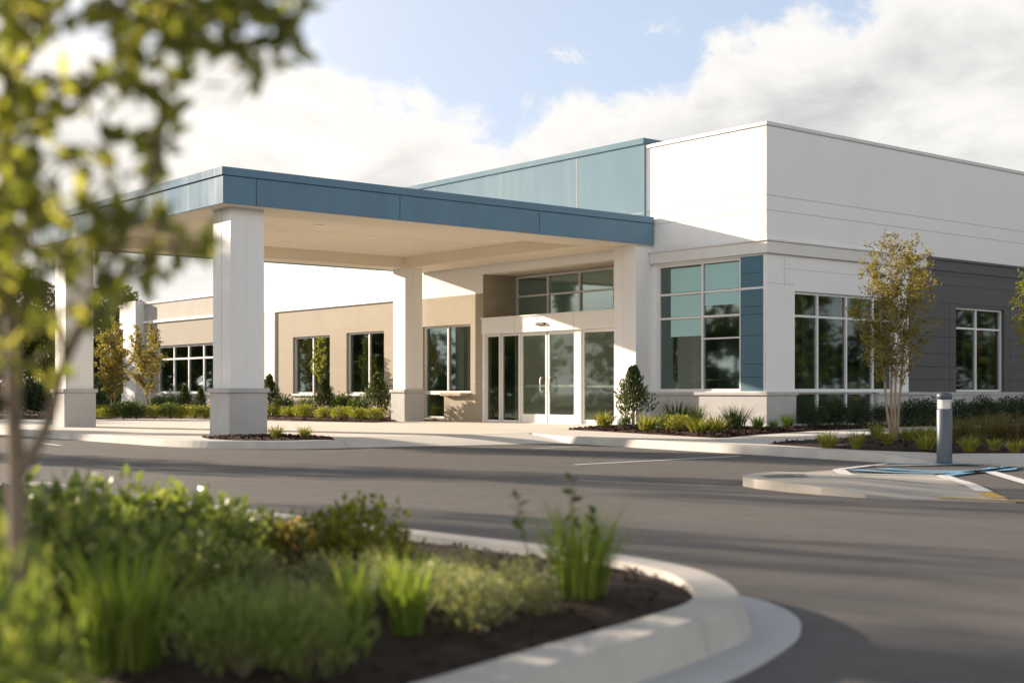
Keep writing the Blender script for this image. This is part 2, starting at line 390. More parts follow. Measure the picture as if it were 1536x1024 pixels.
def stripe(mb, p, q, w, zf, mi=0, n=8):
    p = Vector((*p, 0)); q = Vector((*q, 0)); t = (q - p).normalized(); nn = Vector((-t.y, t.x, 0)) * w / 2
    for k in range(n):
        a = p.lerp(q, k / n); b = p.lerp(q, (k + 1) / n)
        mb.face([(c.x, c.y, zf(c.x, c.y)) for c in (a - nn, b - nn, b + nn, a + nn)], mi)
zs = lambda x, y: max(pen_z(x, y) + .006, .014)
st = MB()
stripe(st, (13.98, 10.47), (12.40, 9.06), .17, zs); stripe(st, (14.02, 9.02), (11.95, 7.2), .17, zs); stripe(st, (15.36, 9.27), (12.6, 6.8), .17, zs)
stripe(st, (16.4, 8.3), (13.6, 5.8), .17, zs); stripe(st, (15.1, 10.72), (16.6, 10.0), .12, zs); stripe(st, (11.5, 9.2), (12.1, 7.9), .06, zs)
stripe(st, (14.0, 10.52), (15.75, 10.95), .11, zs); stripe(st, (13.3, 9.82), (13.98, 9.04), .14, zs)
tag(st.build('white_markings', M['paint']), 'white diagonal stripes across the access bay beside the bollard', 'road marking', kind='structure')
yl = MB(); stripe(yl, (11.9, 7.16), (11.42, 6.74), .15, zs); stripe(yl, (10.98, 7.1), (11.35, 6.1), .11, zs); stripe(yl, (11.35, 6.1), (12.2, 4.2), .11, zs)
tag(yl.build('yellow_markings', M['yellow']), 'worn yellow line at the front edge of the access bay', 'road marking', kind='structure')
bl = MB()
for off in (0, .5):
    arc = smooth_path([(14.1 + off, 10.35 - off * .2, 0), (14.0 + off, 9.8, 0), (14.3 + off, 9.3, 0), (15.0 + off, 9.1, 0), (15.9 + off * .6, 9.4, 0)], 6)
    for a, b in zip(arc, arc[1:]): stripe(bl, (a.x, a.y), (b.x, b.y), .22, lambda x, y: zs(x, y) + .004, n=1)
stripe(bl, (15.6, 10.85), (17.0, 9.5), .2, lambda x, y: zs(x, y) + .004); stripe(bl, (14.0, 8.93), (16.3, 9.35), .14, lambda x, y: zs(x, y) + .004)
tag(bl.build('blue_markings', M['bluepaint']), 'curved blue lines painted in the access bay', 'road marking', kind='structure')
ln = MB(); stripe(ln, (12.28, 13.61), (15.95, 13.81), .1, lambda x, y: .005); tag(ln.build('stall_line', M['paint']), 'single white stall line on the asphalt by the kerb', 'road marking', kind='structure')
ln = MB(); stripe(ln, gp(800, 673)[:2], gp(868, 669.5)[:2], .08, lambda x, y: .005); stripe(ln, gp(55, 664)[:2], gp(90, 668)[:2], .12, lambda x, y: .005)
tag(ln.build('faded_line', M['paint']), 'short faded white line at the edge of the ramp', 'road marking', kind='structure')

# --- planting beds
def bed(name, outline, z0, mound, mt, label, step=.16, chips=0, seed=1, zc=(.02, .006)):
    ol = [Vector((p[0], p[1], 0)) for p in outline]
    def zf(x, y):
        d = 9
        for k in range(len(ol)):
            a, b = ol[k], ol[(k+1) % len(ol)]; ab = b - a; t = max(0, min(1, (Vector((x, y, 0)) - a).dot(ab) / max(ab.length_squared, 1e-9)))
            d = min(d, (a + ab * t - Vector((x, y, 0))).length)
        f = min(1, d / .35); f = f * (2 - f)
        return z0 + mound * f + (mnoise.noise((x * 2.1, y * 2.1, seed)) * .5 * mound + mnoise.noise((x * 9, y * 9, seed)) * .016) * f
    mb = poly_sheet(name, outline, zf, None, step=step, seed=seed, skirt=z0 - .05)
    rr = random.Random(seed); nf = [f for f in mb.f if len(f) == 3]
    for _ in range(chips):
        f = rr.choice(nf); a, b, c = (Vector(mb.v[i]) for i in f)
        u, v = rr.random(), rr.random()
        if u + v > 1: u, v = 1 - u, 1 - v
        p = a + (b - a) * u + (c - a) * v + Vector((0, 0, .006))
        L = rr.uniform(.5, 1.2) * zc[0]; W = rr.uniform(.4, 1) * zc[0] * .45; an = rr.uniform(0, 6.3); ti = rr.uniform(-.5, .5)
        ex = Vector((math.cos(an) * math.cos(ti), math.sin(an) * math.cos(ti), math.sin(ti))); ey = Vector((-math.sin(an), math.cos(an), rr.uniform(-.4, .4)))
        up = Vector((0, 0, zc[1]))
        mb.face([p - ex*L - ey*W, p + ex*L - ey*W*.6, p + ex*L*.9 + ey*W, p - ex*L + ey*W*.7]); mb.face([p - ex*L - ey*W + up, p + ex*L - ey*W*.6 + up, p + ex*L*.9 + ey*W + up, p - ex*L + ey*W*.7 + up])
    o = mb.build(name, mt); tag(o, label, 'mulch', kind='stuff'); return zf
IN = [(4.42, 12.5), (4.45, 9), (4.53, 6.52), (4.66, 5.4), (4.68, 4.8), (4.57, 4.41), (4.42, 4.12), (4.24, 3.89), (4.02, 3.72), (3.70, 3.59), (3.2, 3.45), (2.8, 3.34), (2.24, 3.18), (1.2, 2.88), (-1, 2.25), (-3, 1.7), (-6, 1.7), (-6, 12.5)]
OUT = smooth_path([(2.43 - 7, 3.04 - 2.03, .15), (1.0, 2.63, .15), (1.9, 2.88, .15), (2.64, 3.10, .15), (3.05, 3.22, .15), (3.46, 3.33, .15), (3.84, 3.45, .15), (4.1, 3.56, .15), (4.33, 3.74, .15), (4.53, 3.97, .15), (4.70, 4.24, .15), (4.82, 4.55, .15), (4.88, 4.95, .15), (4.875, 5.6, .15), (4.78, 6.8, .15), (4.68, 9, .15), (4.64, 12.7, .15)], 6)
ki = kerb_strip(OUT, .20, batter=.035, lift=0, joints=1.75, inner_drop=.1)
tag(ki.build('kerb', [M['kerb'], M['seam']]), 'thick rounded concrete kerb of the nearest planted island', 'kerb', kind='structure')
gt = MB()
gi = smooth_path([(1.0, 2.55, 0), (2.4, 2.97, 0), (3.08, 3.24, 0), (3.47, 3.35, 0), (3.85, 3.48, 0), (4.1, 3.6, 0), (4.33, 3.78, 0), (4.52, 4.02, 0), (4.68, 4.28, 0), (4.79, 4.58, 0), (4.86, 4.95, 0)], 5)
go = smooth_path([(1.0, 2.36, 0), (2.55, 2.82, 0), (3.46, 3.07, 0), (3.8, 3.19, 0), (4.2, 3.37, 0), (4.43, 3.51, 0), (4.66, 3.70, 0), (4.84, 3.93, 0), (4.97, 4.2, 0), (5.02, 4.55, 0), (4.96, 4.97, 0)], 5)
for k in range(len(gi) - 1):
    a, b, c, d = gi[k], gi[k+1], go[k+1], go[k]
    gt.face([(d.x, d.y, .008), (c.x, c.y, .008), (b.x, b.y, .016), (a.x, a.y, .016)], 0, True); gt.face([(d.x, d.y, -.01), (c.x, c.y, -.01), (c.x, c.y, .008), (d.x, d.y, .008)])
tag(gt.build('gutter', [M['gutter']]), 'smooth concrete gutter apron round the nose of the nearest island', 'gutter', kind='structure')
zfg = bed('planting_bed', IN, .11, .05, M['mulch'], 'dark bark mulch filling the nearest kerbed island', .2, 9000, 11, (.022, .007))
B1 = [(20.3, 22.75), (20.0, 21.2), (19.5, 19.4), (18.95, 17.35), (18.85, 16.95), (19.3, 16.95), (20.4, 17.5), (23.8, 18.6), (27.9, 19.2), (30, 19.2), (46, 19.2), (46, 19.72), (23.7, 19.72), (23.7, 23.4), (22.9, 23.4), (22.3, 23.35)]
zb1 = bed('planting_bed', B1, FL + .004, .06, M['mulch_red'], 'reddish bark mulch bed against the corner of the building', .22, 5000, 12, (.045, .014))
B2 = [(17.25, 14.35), (16.85, 13.1), (16.6, 12.05), (16.75, 11.4), (17.6, 10.5), (19.2, 9.0), (30, 5.2), (42, 8), (42, 17.2), (30, 17.4), (25.4, 16.3), (21.5, 15.4), (19.2, 14.75)]
zb2 = bed('planting_bed', B2, FL + .004, .05, M['mulch'], 'dark mulch bed behind the bollard and the multi-stemmed tree', .3, 5000, 13, (.045, .014))
B3 = [(20.9, 30.95), (20.7, 33), (20.35, 36), (20.0, 38.6), (19.2, 40.2), (17.4, 41.5), (14, 43), (10.9, 44.5), (10.9, 56), (23.7, 56), (23.7, 31.6), (23.2, 30.95)]
B3 = [(20.9, 31.6)] + B3[1:-1] + [(23.2, 33.2)]
zb3 = bed('planting_bed', B3, FL + .004, .06, M['mulch_red'], 'mulch bed along the tan wall behind the canopy', .45, 4000, 14, (.05, .015))
B4 = [(11.2, 22.4), (11.25, 21.6), (11.5, 21.1), (11.9, 20.85), (12.5, 20.75), (13.0, 21.0), (13.3, 21.7), (13.5, 22.5), (13.45, 23.4), (13.1, 23.6), (12.2, 23.6), (11.5, 23.3)]
zb4 = bed('planting_bed', B4, FL + .004, .02, M['mulch_red'], 'small mulch patch at the foot of the nearest canopy column', .15, 900, 15, (.035, .012))

# ------------------------------------------------------------------ building
BLD = empty('clinic_building', (XF, YC, 0), 'white and tan flat-roofed building with blue panel band and glazed corner entrance', 'building')
def cells(a0, a1, b0, b1, holes):
    """rectangles that fill [a0,a1]x[b0,b1] minus holes (a0,a1,b0,b1), merged along b"""
    A = sorted({a0, a1, *[min(max(h[i], a0), a1) for h in holes for i in (0, 1)]}); Bs = sorted({b0, b1, *[min(max(h[i], b0), b1) for h in holes for i in (2, 3)]})
    out = []
    for p, q in zip(A, A[1:]):
        run = None
        for r, s in zip(Bs, Bs[1:]):
            inside = any(h[0] <= p + 1e-6 and h[1] >= q - 1e-6 and h[2] <= r + 1e-6 and h[3] >= s - 1e-6 for h in holes)
            if inside:
                if run: out.append(run); run = None
            else: run = (p, q, run[2], s) if run else (p, q, r, s)
        if run: out.append(run)
    return out
def wall_x(mb, X, y0, y1, z0, z1, holes=(), t=.3, mi=0):     # wall whose outer face looks to -x
    for p, q, r, s in cells(y0, y1, z0, z1, holes): mb.box(X, p, r, X + t, q, s, mi)
def wall_y(mb, Y, x0, x1, z0, z1, holes=(), t=.3, mi=0):     # wall whose outer face looks to -y
    for p, q, r, s in cells(x0, x1, z0, z1, holes): mb.box(p, Y, r, q, Y + t, s, mi)
def seam_x(mb, X, y0, y1, z, w=.009, mi=1): mb.box(X - .002, y0, z - w, X + .02, y1, z + w, mi)
def seam_xv(mb, X, y, z0, z1, w=.007, mi=1): mb.box(X - .002, y - w, z0, X + .02, y + w, z1, mi)
def seam_y(mb, Y, x0, x1, z, w=.009, mi=1): mb.box(x0, Y - .002, z - w, x1, Y + .02, z + w, mi)
def seam_yv(mb, Y, x, z0, z1, w=.007, mi=1): mb.box(x - w, Y - .002, z0, x + w, Y + .02, z1, mi)

HW1 = (19.87, 23.30, 1.02, 4.14)                              # corner window
HC = (30.89, 33.30, .98, 3.00); HCl = (32.19, 33.30, .22, .98)
HB = (35.41, 37.64, .94, 2.96); HA = (38.68, 41.14, .94, 2.93)
HWg = (44.3, 52.43, .95, 2.92)
HENT = (24.27, 30.30, 0, 4.41)
# white upper walls of the tall block
w = MB()
wall_x(w, XF, 19.81, 23.46, 1.0, 7.10, [HW1]); wall_x(w, XF, 23.46, 44.4, 3.86, 7.10, [HENT])
wall_x(w, XF, 23.46, 24.27, 0, 3.86)
for z in (5.51, 5.17): seam_x(w, XF, 19.815, 23.66, z)
for z in (4.95,): seam_x(w, XF, 31, 44.3, z)
for y in (33.2, 37.0, 40.8): seam_xv(w, XF, y, 4.0, 7.0, .005)
w.build('facade_wall', [M['white'], M['seam']], BLD)
w = MB()
HW2 = (24.79, 28.78, 1.02, 3.36); HW2l = (24.79, 27.96, .20, 1.02); HW3 = (31.51, 33.89, 1.01, 3.27)
wall_y(w, YC, XF + .3, 29.34, 1.0, 4.2, [HW2]); wall_y(w, YC, XF + .3, 48, 4.2, 7.10)
w.box(XF + .3, YC, 7.10, XF + .3001, YC + .01, 7.1001)
for z in (5.51, 5.17): seam_y(w, YC, XF + .005, 48, z)
seam_yv(w, YC, 24.42, 3.45, 4.1); seam_y(w, YC, 24.42, 29.3, 3.86, .006); seam_y(w, YC, XF + .02, 24.78, 3.5, .006)
w.build('side_wall', [M['white'], M['seam']], BLD)
# copings
c = MB(); c.box(XF - .03, YC - .03, 7.10, XF + .36, 23.66, 7.19); c.build('coping', M['coping'], BLD, bevel=.008)
c = MB(); c.box(XF - .03, 36.46, 7.10, XF + .36, 44.43, 7.19); c.build('coping', M['coping'], BLD, bevel=.008)
c = MB(); c.box(XF + .37, YC - .03, 7.10, 48, YC + .36, 7.19); c.build('coping', M['coping'], BLD, bevel=.008)
# ledges
l = MB(); l.box(XF - .10, YC - .10, 4.18, XF - .001, 23.46, 4.45); l.box(XF - .14, YC - .14, 4.45, XF - .001, 23.48, 4.49); l.build('ledge', M['ledge'], BLD, bevel=.006)
l = MB(); l.box(XF, YC - .10, 4.18, 29.99, YC - .001, 4.45); l.box(XF, YC - .14, 4.45, 29.99, YC - .001, 4.49); l.build('ledge', M['ledge'], BLD, bevel=.006)
l = MB(); l.box(XF - .06, 33.6, 3.86, XF - .001, 44.4, 3.99); l.build('ledge', M['white'], BLD, bevel=.006)
# plinth
p = MB(); p.box(XF - .05, YC - .05, -.02, XF + .25, 23.46, .93); p.box(XF - .09, YC - .09, .93, XF + .20, 23.46, 1.005); p.build('plinth', [M['grey_stone']], BLD, bevel=.006)
p = MB(); p.box(XF + .25, YC - .05, -.02, 24.79, YC + .25, .93); p.box(XF + .20, YC - .09, .93, 24.82, YC + .2, 1.005)
p.box(27.96, YC - .05, -.02, 48, YC + .25, .93); p.box(27.96, YC - .09, .93, 30.0, YC + .2, 1.005); p.box(30.0, YC - .07, .93, 48, YC + .2, 1.0); p.box(24.79, YC - .02, -.02, 27.96, YC + .3, .20)
p.build('plinth', [M['grey_stone']], BLD, bevel=.006)
# dark cladding
w = MB(); wall_y(w, YC + .01, 29.34, 48, 1.0, 4.18, [HW3]); w.box(30.0, YC + .012, 4.18, 48, YC - .02, 4.45); w.box(30.0, YC - .06, 4.45, 48, YC - .001, 4.515)
for z in (4.07, 3.82, 3.34): seam_y(w, YC + .01, 29.35, 48, z, .01)
for z in (2.9, 2.45, 2.0, 1.66, 1.33): seam_y(w, YC + .01, 29.35, 31.505, z, .01); seam_y(w, YC + .01, 33.895, 48, z, .01)
for x in (31.2, 34.2): seam_yv(w, YC + .01, x, 1.0, 3.34)
w.build('dark_cladding', [M['dark'], M['black']], BLD)
# tan walls
w = MB(); wall_x(w, XF, 30.30, 42.34, -.02, 3.86, [HC, HCl, HB, HA]); w.box(XF + .001, 30.285, 3.13, XC + .1, 30.31, 4.408)
w.box(XF - .002, 30.4, 3.845, XF + .02, 33.3, 3.86, 1)
w.build('tan_wall', [M['tan'], M['seam']], BLD)
w = MB(); wall_x(w, XF + .02, 43.07, 53.62, -.02, 3.86, [HWg]); w.build('tan_wall', [M['taupe'], M['seam']], BLD)
w = MB(); w.box(XF - .06, 42.34, -.02, XF + .3, 43.07, 3.86); w.build('pilaster', M['white'], BLD, bevel=.01)
# low wing
w = MB(); w.box(XF + .02, 44.4, 3.86, XF + .32, 53.62, 4.72); w.box(XF - .05, 44.4, 3.90, XF + .015, 53.62, 4.0, 1); w.box(XF - .03, 44.4, 4.72, XF + .35, 56.2, 4.83, 1)
w.box(XF + .02, 54.92, 3.75, XF + .32, 56.2, 4.72, 1); w.build('parapet', [M['beige'], M['white']], BLD)
w = MB(); w.box(XF - .38, 53.62, .95, XF + .3, 54.92, 4.86); w.box(XF - .43, 53.57, -.02, XF + .3, 54.97, .95); w.build('pillar', M['ledge'], BLD, bevel=.01)
w = MB(); w.box(XF + .9, 54.92, -.02, XF + 1.2, 56.2, 3.75); w.box(XF + .32, 56.2, -.02, 40, 56.5, 4.8); w.build('end_wall', M['ledge'], BLD)
w = MB(); w.box(XF - .03, 43.07, .0, XF + .019, 53.57, .90); w.box(XF - .06, 43.07, .90, XF + .019, 53.57, .95); w.build('plinth', M['beige'], BLD)
# sills below the tan windows
for h in (HA, HB):
    s = MB(); s.box(XF - .07, h[0] - .05, h[2] - .07, XF + .05, h[1] + .05, h[2]); s.build('window_sill', M['ledge'], BLD, bevel=.006)
s = MB(); s.box(XF - .16, HC[0] - .02, .89, XF + .05, 32.19, .98); s.build('window_sill', M['tan'], BLD, bevel=.006)
# roof slabs and far walls (closed, but for an opening added to light the lobby)
r = MB(); r.box(XF + .31, YC + .31, 6.85, 48, 24.5, 6.95); r.box(XF + .31, 30.3, 6.85, 48, 44.4, 6.95); r.box(XF + .31, 24.5, 6.85, 25.5, 30.3, 6.95); r.box(29.7, 24.5, 6.85, 48, 30.3, 6.95); r.box(XF + .33, 44.41, 4.6, 40, 56.2, 4.7); r.box(47.7, YC + .31, 0, 48, 44.4, 6.84); r.box(XF + .31, 44.1, 4.72, 47.6, 44.4, 6.84); r.build('roof', M['ledge'], BLD)
# roof over the vestibule, soffit of the recess
r = MB(); r.box(XF + .13, 24.27, 3.02, XC + .2, 30.3, 3.12); r.box(XF + .3, 24.27, 4.41, XC + .2, 30.6, 4.5); r.box(XF + .3, 24.0, 3.12, XC + .2, 24.27, 4.41); r.build('recess_soffit', M['cream'], BLD)
# interior
f = MB(); f.box(XF + .3, YC + .3, 0, 47, 24.1, .13); f.box(XF + .3, 30.7, 0, 47, 56, .13); f.build('interior_floor', M['intfloor'], BLD)
f = MB(); f.box(XF + .14, 24.1, 0, 47, 30.7, .132); f.build('lobby_floor', M['concrete'], BLD)
f = MB(); f.box(XF + .35, YC + .35, 3.62, 47, 24.2, 3.7); f.box(XF + .35, 30.7, 3.62, 47, 56, 3.7); f.build('interior_ceiling', M['interior'], BLD)
f = MB(); f.box(29.8, 24.0, .13, 30, 56, 6.84); f.box(XC + .2, 24.3, 4.42, XC + .3, 30.5, 6.84); f.box(XC + .3, 24.2, 3.62, 29.8, 24.3, 6.84); f.box(XC + .3, 30.5, 4.42, 29.8, 30.6, 6.84); f.box(XF + .4, 24.0, .13, 29.8, 24.2, 3.6); f.box(XF + 1.6, 30.62, .13, 29.8, 30.8, 4.4); f.box(XF + .4, 34.2, .13, 29.8, 34.4, 3.6)  # upper boxes line the shaft of the lobby's added roof opening
for (x, y, a, b) in ((26.2, 23.2, .5, .12), (28.3, 21.6, .12, .9), (27.2, 22.3, .3, .1), (31.8, 22.6, .9, .1), (33.2, 22.0, .5, .1), (27.3, 27.2, .12, .8), (28.8, 28.7, .15, .5)): f.box(x, y, .13, x + a, y + b, 3.6)
f.build('interior_wall', M['interior'], BLD)
def part_box(name, m, *bx): f = MB(); f.box(*bx); return f.build(name, m, BLD)
for x in (25.45, 26.6, 27.72): part_box('curtain', M['blind'], x, YC + .32, 1.05, x + .22, YC + .36, 3.3)
for x in (32.3, 33.55): part_box('curtain', M['blind'], x, YC + .32, 1.05, x + .2, YC + .36, 3.2)
for y in (36.95, 35.6, 40.55, 39.4, 32.75, 31.65): part_box('curtain', M['blind'], XF + .34, y, .95, XF + .38, y + .28, 2.9)
f = MB()
for k, z in enumerate((1.28, 1.62, 1.95, 2.3)): f.box(XF + .9, 20.7, z, XF + 1.2, 23.1, z + .05)
for y in (20.7, 21.4, 22.1, 22.9): f.box(XF + 1.0, y, .13, XF + 1.2, y + .06, 2.36)
f.build('interior_shelf', M['interior'], BLD)
for q in ((XF + 2.2, 21, XF + 3.4, 22.4, .85), (27, 21.2, 28.3, 22, .9), (25.3, 21.2, 26, 21.8, .95), (32, 21, 33.2, 21.8, .9)): part_box('interior_desk', M['interior'], q[0], q[1], .13, q[2], q[3], q[4])

def window_x(X, y0, y1, z0, z1, my, tz, name='window', fw=.06, dep=.1, rec=.09, gl='glass', panes=None, bars=(), edge=None):
    """aluminium frame in a wall that looks to -x; my / tz = mullion y and transom z; panes one sheet"""
    e = edge or fw; m = MB(); a, b = X + rec, X + rec + dep
    m.box(a, y0, z0, b, y0 + e, z1); m.box(a, y1 - e, z0, b, y1, z1)
    m.box(a, y0 + e, z1 - e, b, y1 - e, z1); m.box(a, y0 + e, z0, b, y1 - e, z0 + e)
    for y in my: m.box(a + .002, y - fw / 2, z0 + e, b - .002, y + fw / 2, z1 - e)
    ys = [y0 + e] + [v for y in sorted(my) for v in (y - fw / 2, y + fw / 2)] + [y1 - e]
    for z in tz:
        for p, q in zip(ys[::2], ys[1::2]): m.box(a + .004, p, z - fw * .42, b - .004, q, z + fw * .42)
    for (y0b, y1b, z, hh) in bars: m.box(a + .006, y0b, z - hh, b - .006, y1b, z + hh)
    o = m.build(name, M['alu'], BLD)
    g = MB()
    for p, q in zip(ys[::2], ys[1::2]): g.box(a + dep * .5, p + .001, z0 + e + .001, a + dep * .5 + .008, q - .001, z1 - e - .001)
    g.build('pane', M[gl], o); return o
def window_y(Y, x0, x1, z0, z1, mx, tz, name='window', fw=.06, dep=.1, rec=.09, gl='glass', skip=()):
    m = MB(); a, b = Y + rec, Y + rec + dep; e = fw
    m.box(x0, a, z0, x0 + e, b, z1); m.box(x1 - e, a, z0, x1, b, z1); m.box(x0 + e, a, z1 - e, x1 - e, b, z1); m.box(x0 + e, a, z0, x1 - e, b, z0 + e)
    for x in mx: m.box(x - fw / 2, a + .002, z0 + e, x + fw / 2, b - .002, z1 - e)
    xs = [x0 + e] + [v for x in sorted(mx) for v in (x - fw / 2, x + fw / 2)] + [x1 - e]
    for z in tz:
        for p, q in zip(xs[::2], xs[1::2]): m.box(p, a + .004, z - fw * .42, q, b - .004, z + fw * .42)
    o = m.build(name, M['alu'], BLD); g = MB()
    for p, q in zip(xs[::2], xs[1::2]): g.box(p + .001, a + dep * .5, z0 + e + .001, q - .001, a + dep * .5 + .008, z1 - e - .001)
    g.build('pane', M[gl], o); return o
# corner window with the blue panel
wn = window_x(XF, 20.60, HW1[1], HW1[2], HW1[3], [21.83], [3.40, 2.81], rec=.05, bars=[(20.66, 21.80, 2.28, .018)])
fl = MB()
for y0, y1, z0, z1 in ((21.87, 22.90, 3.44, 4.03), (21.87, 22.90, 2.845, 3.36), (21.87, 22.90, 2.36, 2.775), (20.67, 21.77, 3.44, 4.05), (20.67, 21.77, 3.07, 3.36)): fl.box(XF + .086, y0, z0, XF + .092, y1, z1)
fl.build('painted_reflection', M['skyreflection'], wn)  # flat teal sheets: sky reflection of the upper panes put in as colour
sp = MB(); sp.box(XF + .02, 19.90, 1.02, XF + .25, 20.598, 4.14); sp.box(XF - .01, 19.871, 1.02, XF + .25, 19.899, 4.14, 2); sp.box(XF + .012, 19.90, 3.375, XF + .03, 20.598, 3.425, 2)
for z in (3.75, 2.98, 2.80, 2.31, 1.65, 1.35): sp.box(XF + .018, 19.90, z - .007, XF + .03, 20.598, z + .007, 1)
sp.build('spandrel_panel', [M['spandrel'], M['black'], M['alu']], BLD)
window_x(XF, *HC, [32.12], []); window_x(XF, *HCl, [], [], fw=.05)
window_x(XF, *HB, [36.42], []); window_x(XF, *HA, [39.92], [])
window_x(XF + .02, *HWg, [50.95, 49.6, 48.27, 46.9, 45.6], [2.36], fw=.08)
window_y(YC, *HW2, [25.76, 26.88, 27.96], [2.79]); window_y(YC, HW2l[0], HW2l[1], HW2l[2], HW2l[3] - .002, [25.76, 26.88], [])
window_y(YC + .01, *HW3, [32.62], [2.71])
window_x(XC, 24.28, 30.28, 3.13, 4.39, [28.86, 27.50, 26.12, 25.0], [3.80], rec=0)
# entrance screen
e = MB()
e.box(XF - .10, 24.28, 2.66, XF + .12, 30.24, 3.10)
e.box(XF - .105, 26.28, 2.66, XF - .09, 26.30, 3.10, 1); e.box(XF - .105, 28.75, 2.68, XF - .09, 28.76, 3.08, 1)
e.box(XF - .13, 24.28, 3.10, XF + .125, 30.26, 3.135)
hd = e.build('door_header', [M['alu'], M['seam']], BLD, bevel=.006)
s = MB(); s.box(XF - .16, 27.42, 2.83, XF - .1, 27.78, 2.90); s.build('door_sensor', M['black'], hd, bevel=.01)
def leafdoor(y0, y1, name, X, rail=.2, st=.07, gl='doorglass', top=2.655, z0=.155):
    m = MB(); d = .055
    m.box(X, y0, z0, X + d, y0 + st, top); m.box(X, y1 - st, z0, X + d, y1, top); m.box(X + .001, y0 + st, z0, X + d - .001, y1 - st, z0 + rail); m.box(X + .001, y0 + st, top - st * 1.3, X + d - .001, y1 - st, top)
    o = m.build(name, M['alu'], BLD, bevel=.004)
    g = MB(); g.box(X + .024, y0 + st, z0 + rail, X + .032, y1 - st, top - st * 1.3); g.build('pane', M[gl], o); return o
leafdoor(29.53, 30.16, 'sidelight', XF + .01, .06, .05); leafdoor(28.66, 29.50, 'sidelight', XF + .05, .06, .05)
for y0, y1, hy in ((27.50, 28.60, 27.66), (26.33, 27.46, 27.28)):
    dr = leafdoor(y0, y1, 'door', XF + .02, .24, .068)
    h = MB(); h.tube([(XF + .02, hy, 1.02), (XF - .07, hy, 1.02), (XF - .085, hy, 1.06), (XF - .085, hy, 1.36), (XF - .07, hy, 1.40), (XF + .02, hy, 1.40)], [.016] * 6, 8); h.build('handle', M['steel'], dr)
    h = MB(); h.box(XF + .075, y0 + .09, 1.14, XF + .12, y1 - .09, 1.20); h.build('push_bar', M['steel'], dr)
sd = leafdoor(24.60, 26.06, 'sidelight', XF + .02, .12, .06)
h = MB(); h.box(XF + .08, 24.66, 1.12, XF + .12, 26.0, 1.18); h.build('rail', M['steel'], sd)
p = MB()
for y0, y1 in ((30.17, 30.29), (26.07, 26.32), (24.28, 24.59)): p.box(XF - .03, y0, .14, XF + .11, y1, 2.66)
p.box(XF - .02, 29.505, .14, XF + .1, 29.528, 2.66); p.box(XF - .03, 28.605, .14, XF + .1, 28.655, 2.66)
p.box(XF - .03, 24.6, .14, XF + .12, 30.17, .154)
p.build('door_frame', M['alu'], BLD, bevel=.004)
# inner door of the vestibule
m = MB(); m.box(XC + .9, 24.9, .14, XC + .96, 25.0, 2.3); m.box(XC + .9, 25.9, .14, XC + .96, 26.0, 2.3); m.box(XC + .9, 25.0, 2.2, XC + .96, 25.9, 2.3); m.build('inner_door_frame', M['alu'], BLD)
# blue panel box on the roofline
b = MB(); b.box(XF - .05, 23.68, 5.33, XF + .9, 36.4, 7.22)
for y in (26.21, 29.4, 32.6): b.box(XF - .053, y - .009, 5.34, XF - .03, y + .009, 7.2, 1)
b.box(XF - .053, 23.69, 5.49, XF - .03, 36.4, 5.505, 1)
bb = b.build('blue_parapet', [M['panelgrey'], M['seam']], BLD)
b = MB(); b.box(XF - .09, 23.67, 7.22, XF + .95, 36.45, 7.37); b.build('coping', M['panelgrey'], bb, bevel=.01)
# wall lights / vents on the facade (small grey boxes seen above the tan windows)
v = MB(); v.box(XF - .03, 43.4, 4.3, XF + .02, 43.6, 4.5); v.build('wall_vent', M['seam'], BLD)

# ------------------------------------------------------------------ entrance canopy
X0, X1, Y0, Y1, ZB, ZS, ZT = 11.94, XF - .055, 23.34, 33.45, 4.65, 5.18, 5.35
CAN = empty('entrance_canopy', (X0, Y0, 0), 'flat drive-under canopy with blue metal fascia on white columns', 'canopy')
f = MB()
f.box(X0 + .03, Y0 + .03, ZB, X1, Y0 + .33, ZS); f.box(X0 + .03, Y1 - .33, ZB, X1, Y1 - .03, ZS); f.box(X0 + .03, Y0 + .33, ZB, X0 + .33, Y1 - .33, ZS)
for x in (X0 + .75, 16.1, 20.0): f.box(x - .008, Y0 + .027, ZB + .01, x + .008, Y0 + .05, ZS - .01, 1)
for y in (26.6, 29.9): f.box(X0 + .027, y - .008, ZB + .01, X0 + .05, y + .008, ZS - .01, 1)
f.build('fascia', [M['blue'], M['bluegap']], CAN)
f = MB(); f.box(X0, Y0, ZS + .012, X1, Y0 + .4, ZT); f.box(X0, Y1 - .4, ZS + .012, X1, Y1, ZT); f.box(X0, Y0 + .4, ZS + .012, X0 + .4, Y1 - .4, ZT)
f.box(X0 + .04, Y0 + .04, ZS, X1, Y0 + .3, ZS + .012, 1); f.box(X0 + .04, Y0 + .3, ZS, X0 + .3, Y1 - .3, ZS + .012, 1)
f.build('coping', [M['blue'], M['bluegap']], CAN, bevel=.008)
f = MB(); f.box(X0 + .41, Y0 + .41, ZS + .03, X1, Y1 - .41, ZS + .08); f.build('roof', M['ledge'], CAN)
c = MB(); a0, a1, b0, b1 = 12.95, 22.42, 24.62, 32.30
c.box(X0 + .34, Y0 + .34, ZB + .005, X1, b0, 5.1); c.box(X0 + .34, b1, ZB + .005, X1, Y1 - .34, 5.1); c.box(X0 + .34, b0, ZB + .005, a0, b1, 5.1); c.box(a1, b0, ZB + .005, X1, b1, 5.1); c.box(a0, b0, 4.97, a1, b1, 5.1)
c.box(X0 + .05, Y0 + .05, ZB - .012, X0 + .36, Y1 - .05, ZB - .002); c.box(X0 + .36, Y0 + .05, ZB - .012, X1, Y0 + .36, ZB - .002); 
c.box(17.6, b0, 4.966, 17.615, b1, 4.98, 1); c.box(a0, 28.4, 4.966, a1, 28.415, 4.98, 1)
cl = c.build('ceiling', [M['cream'], M['ledge']], CAN)
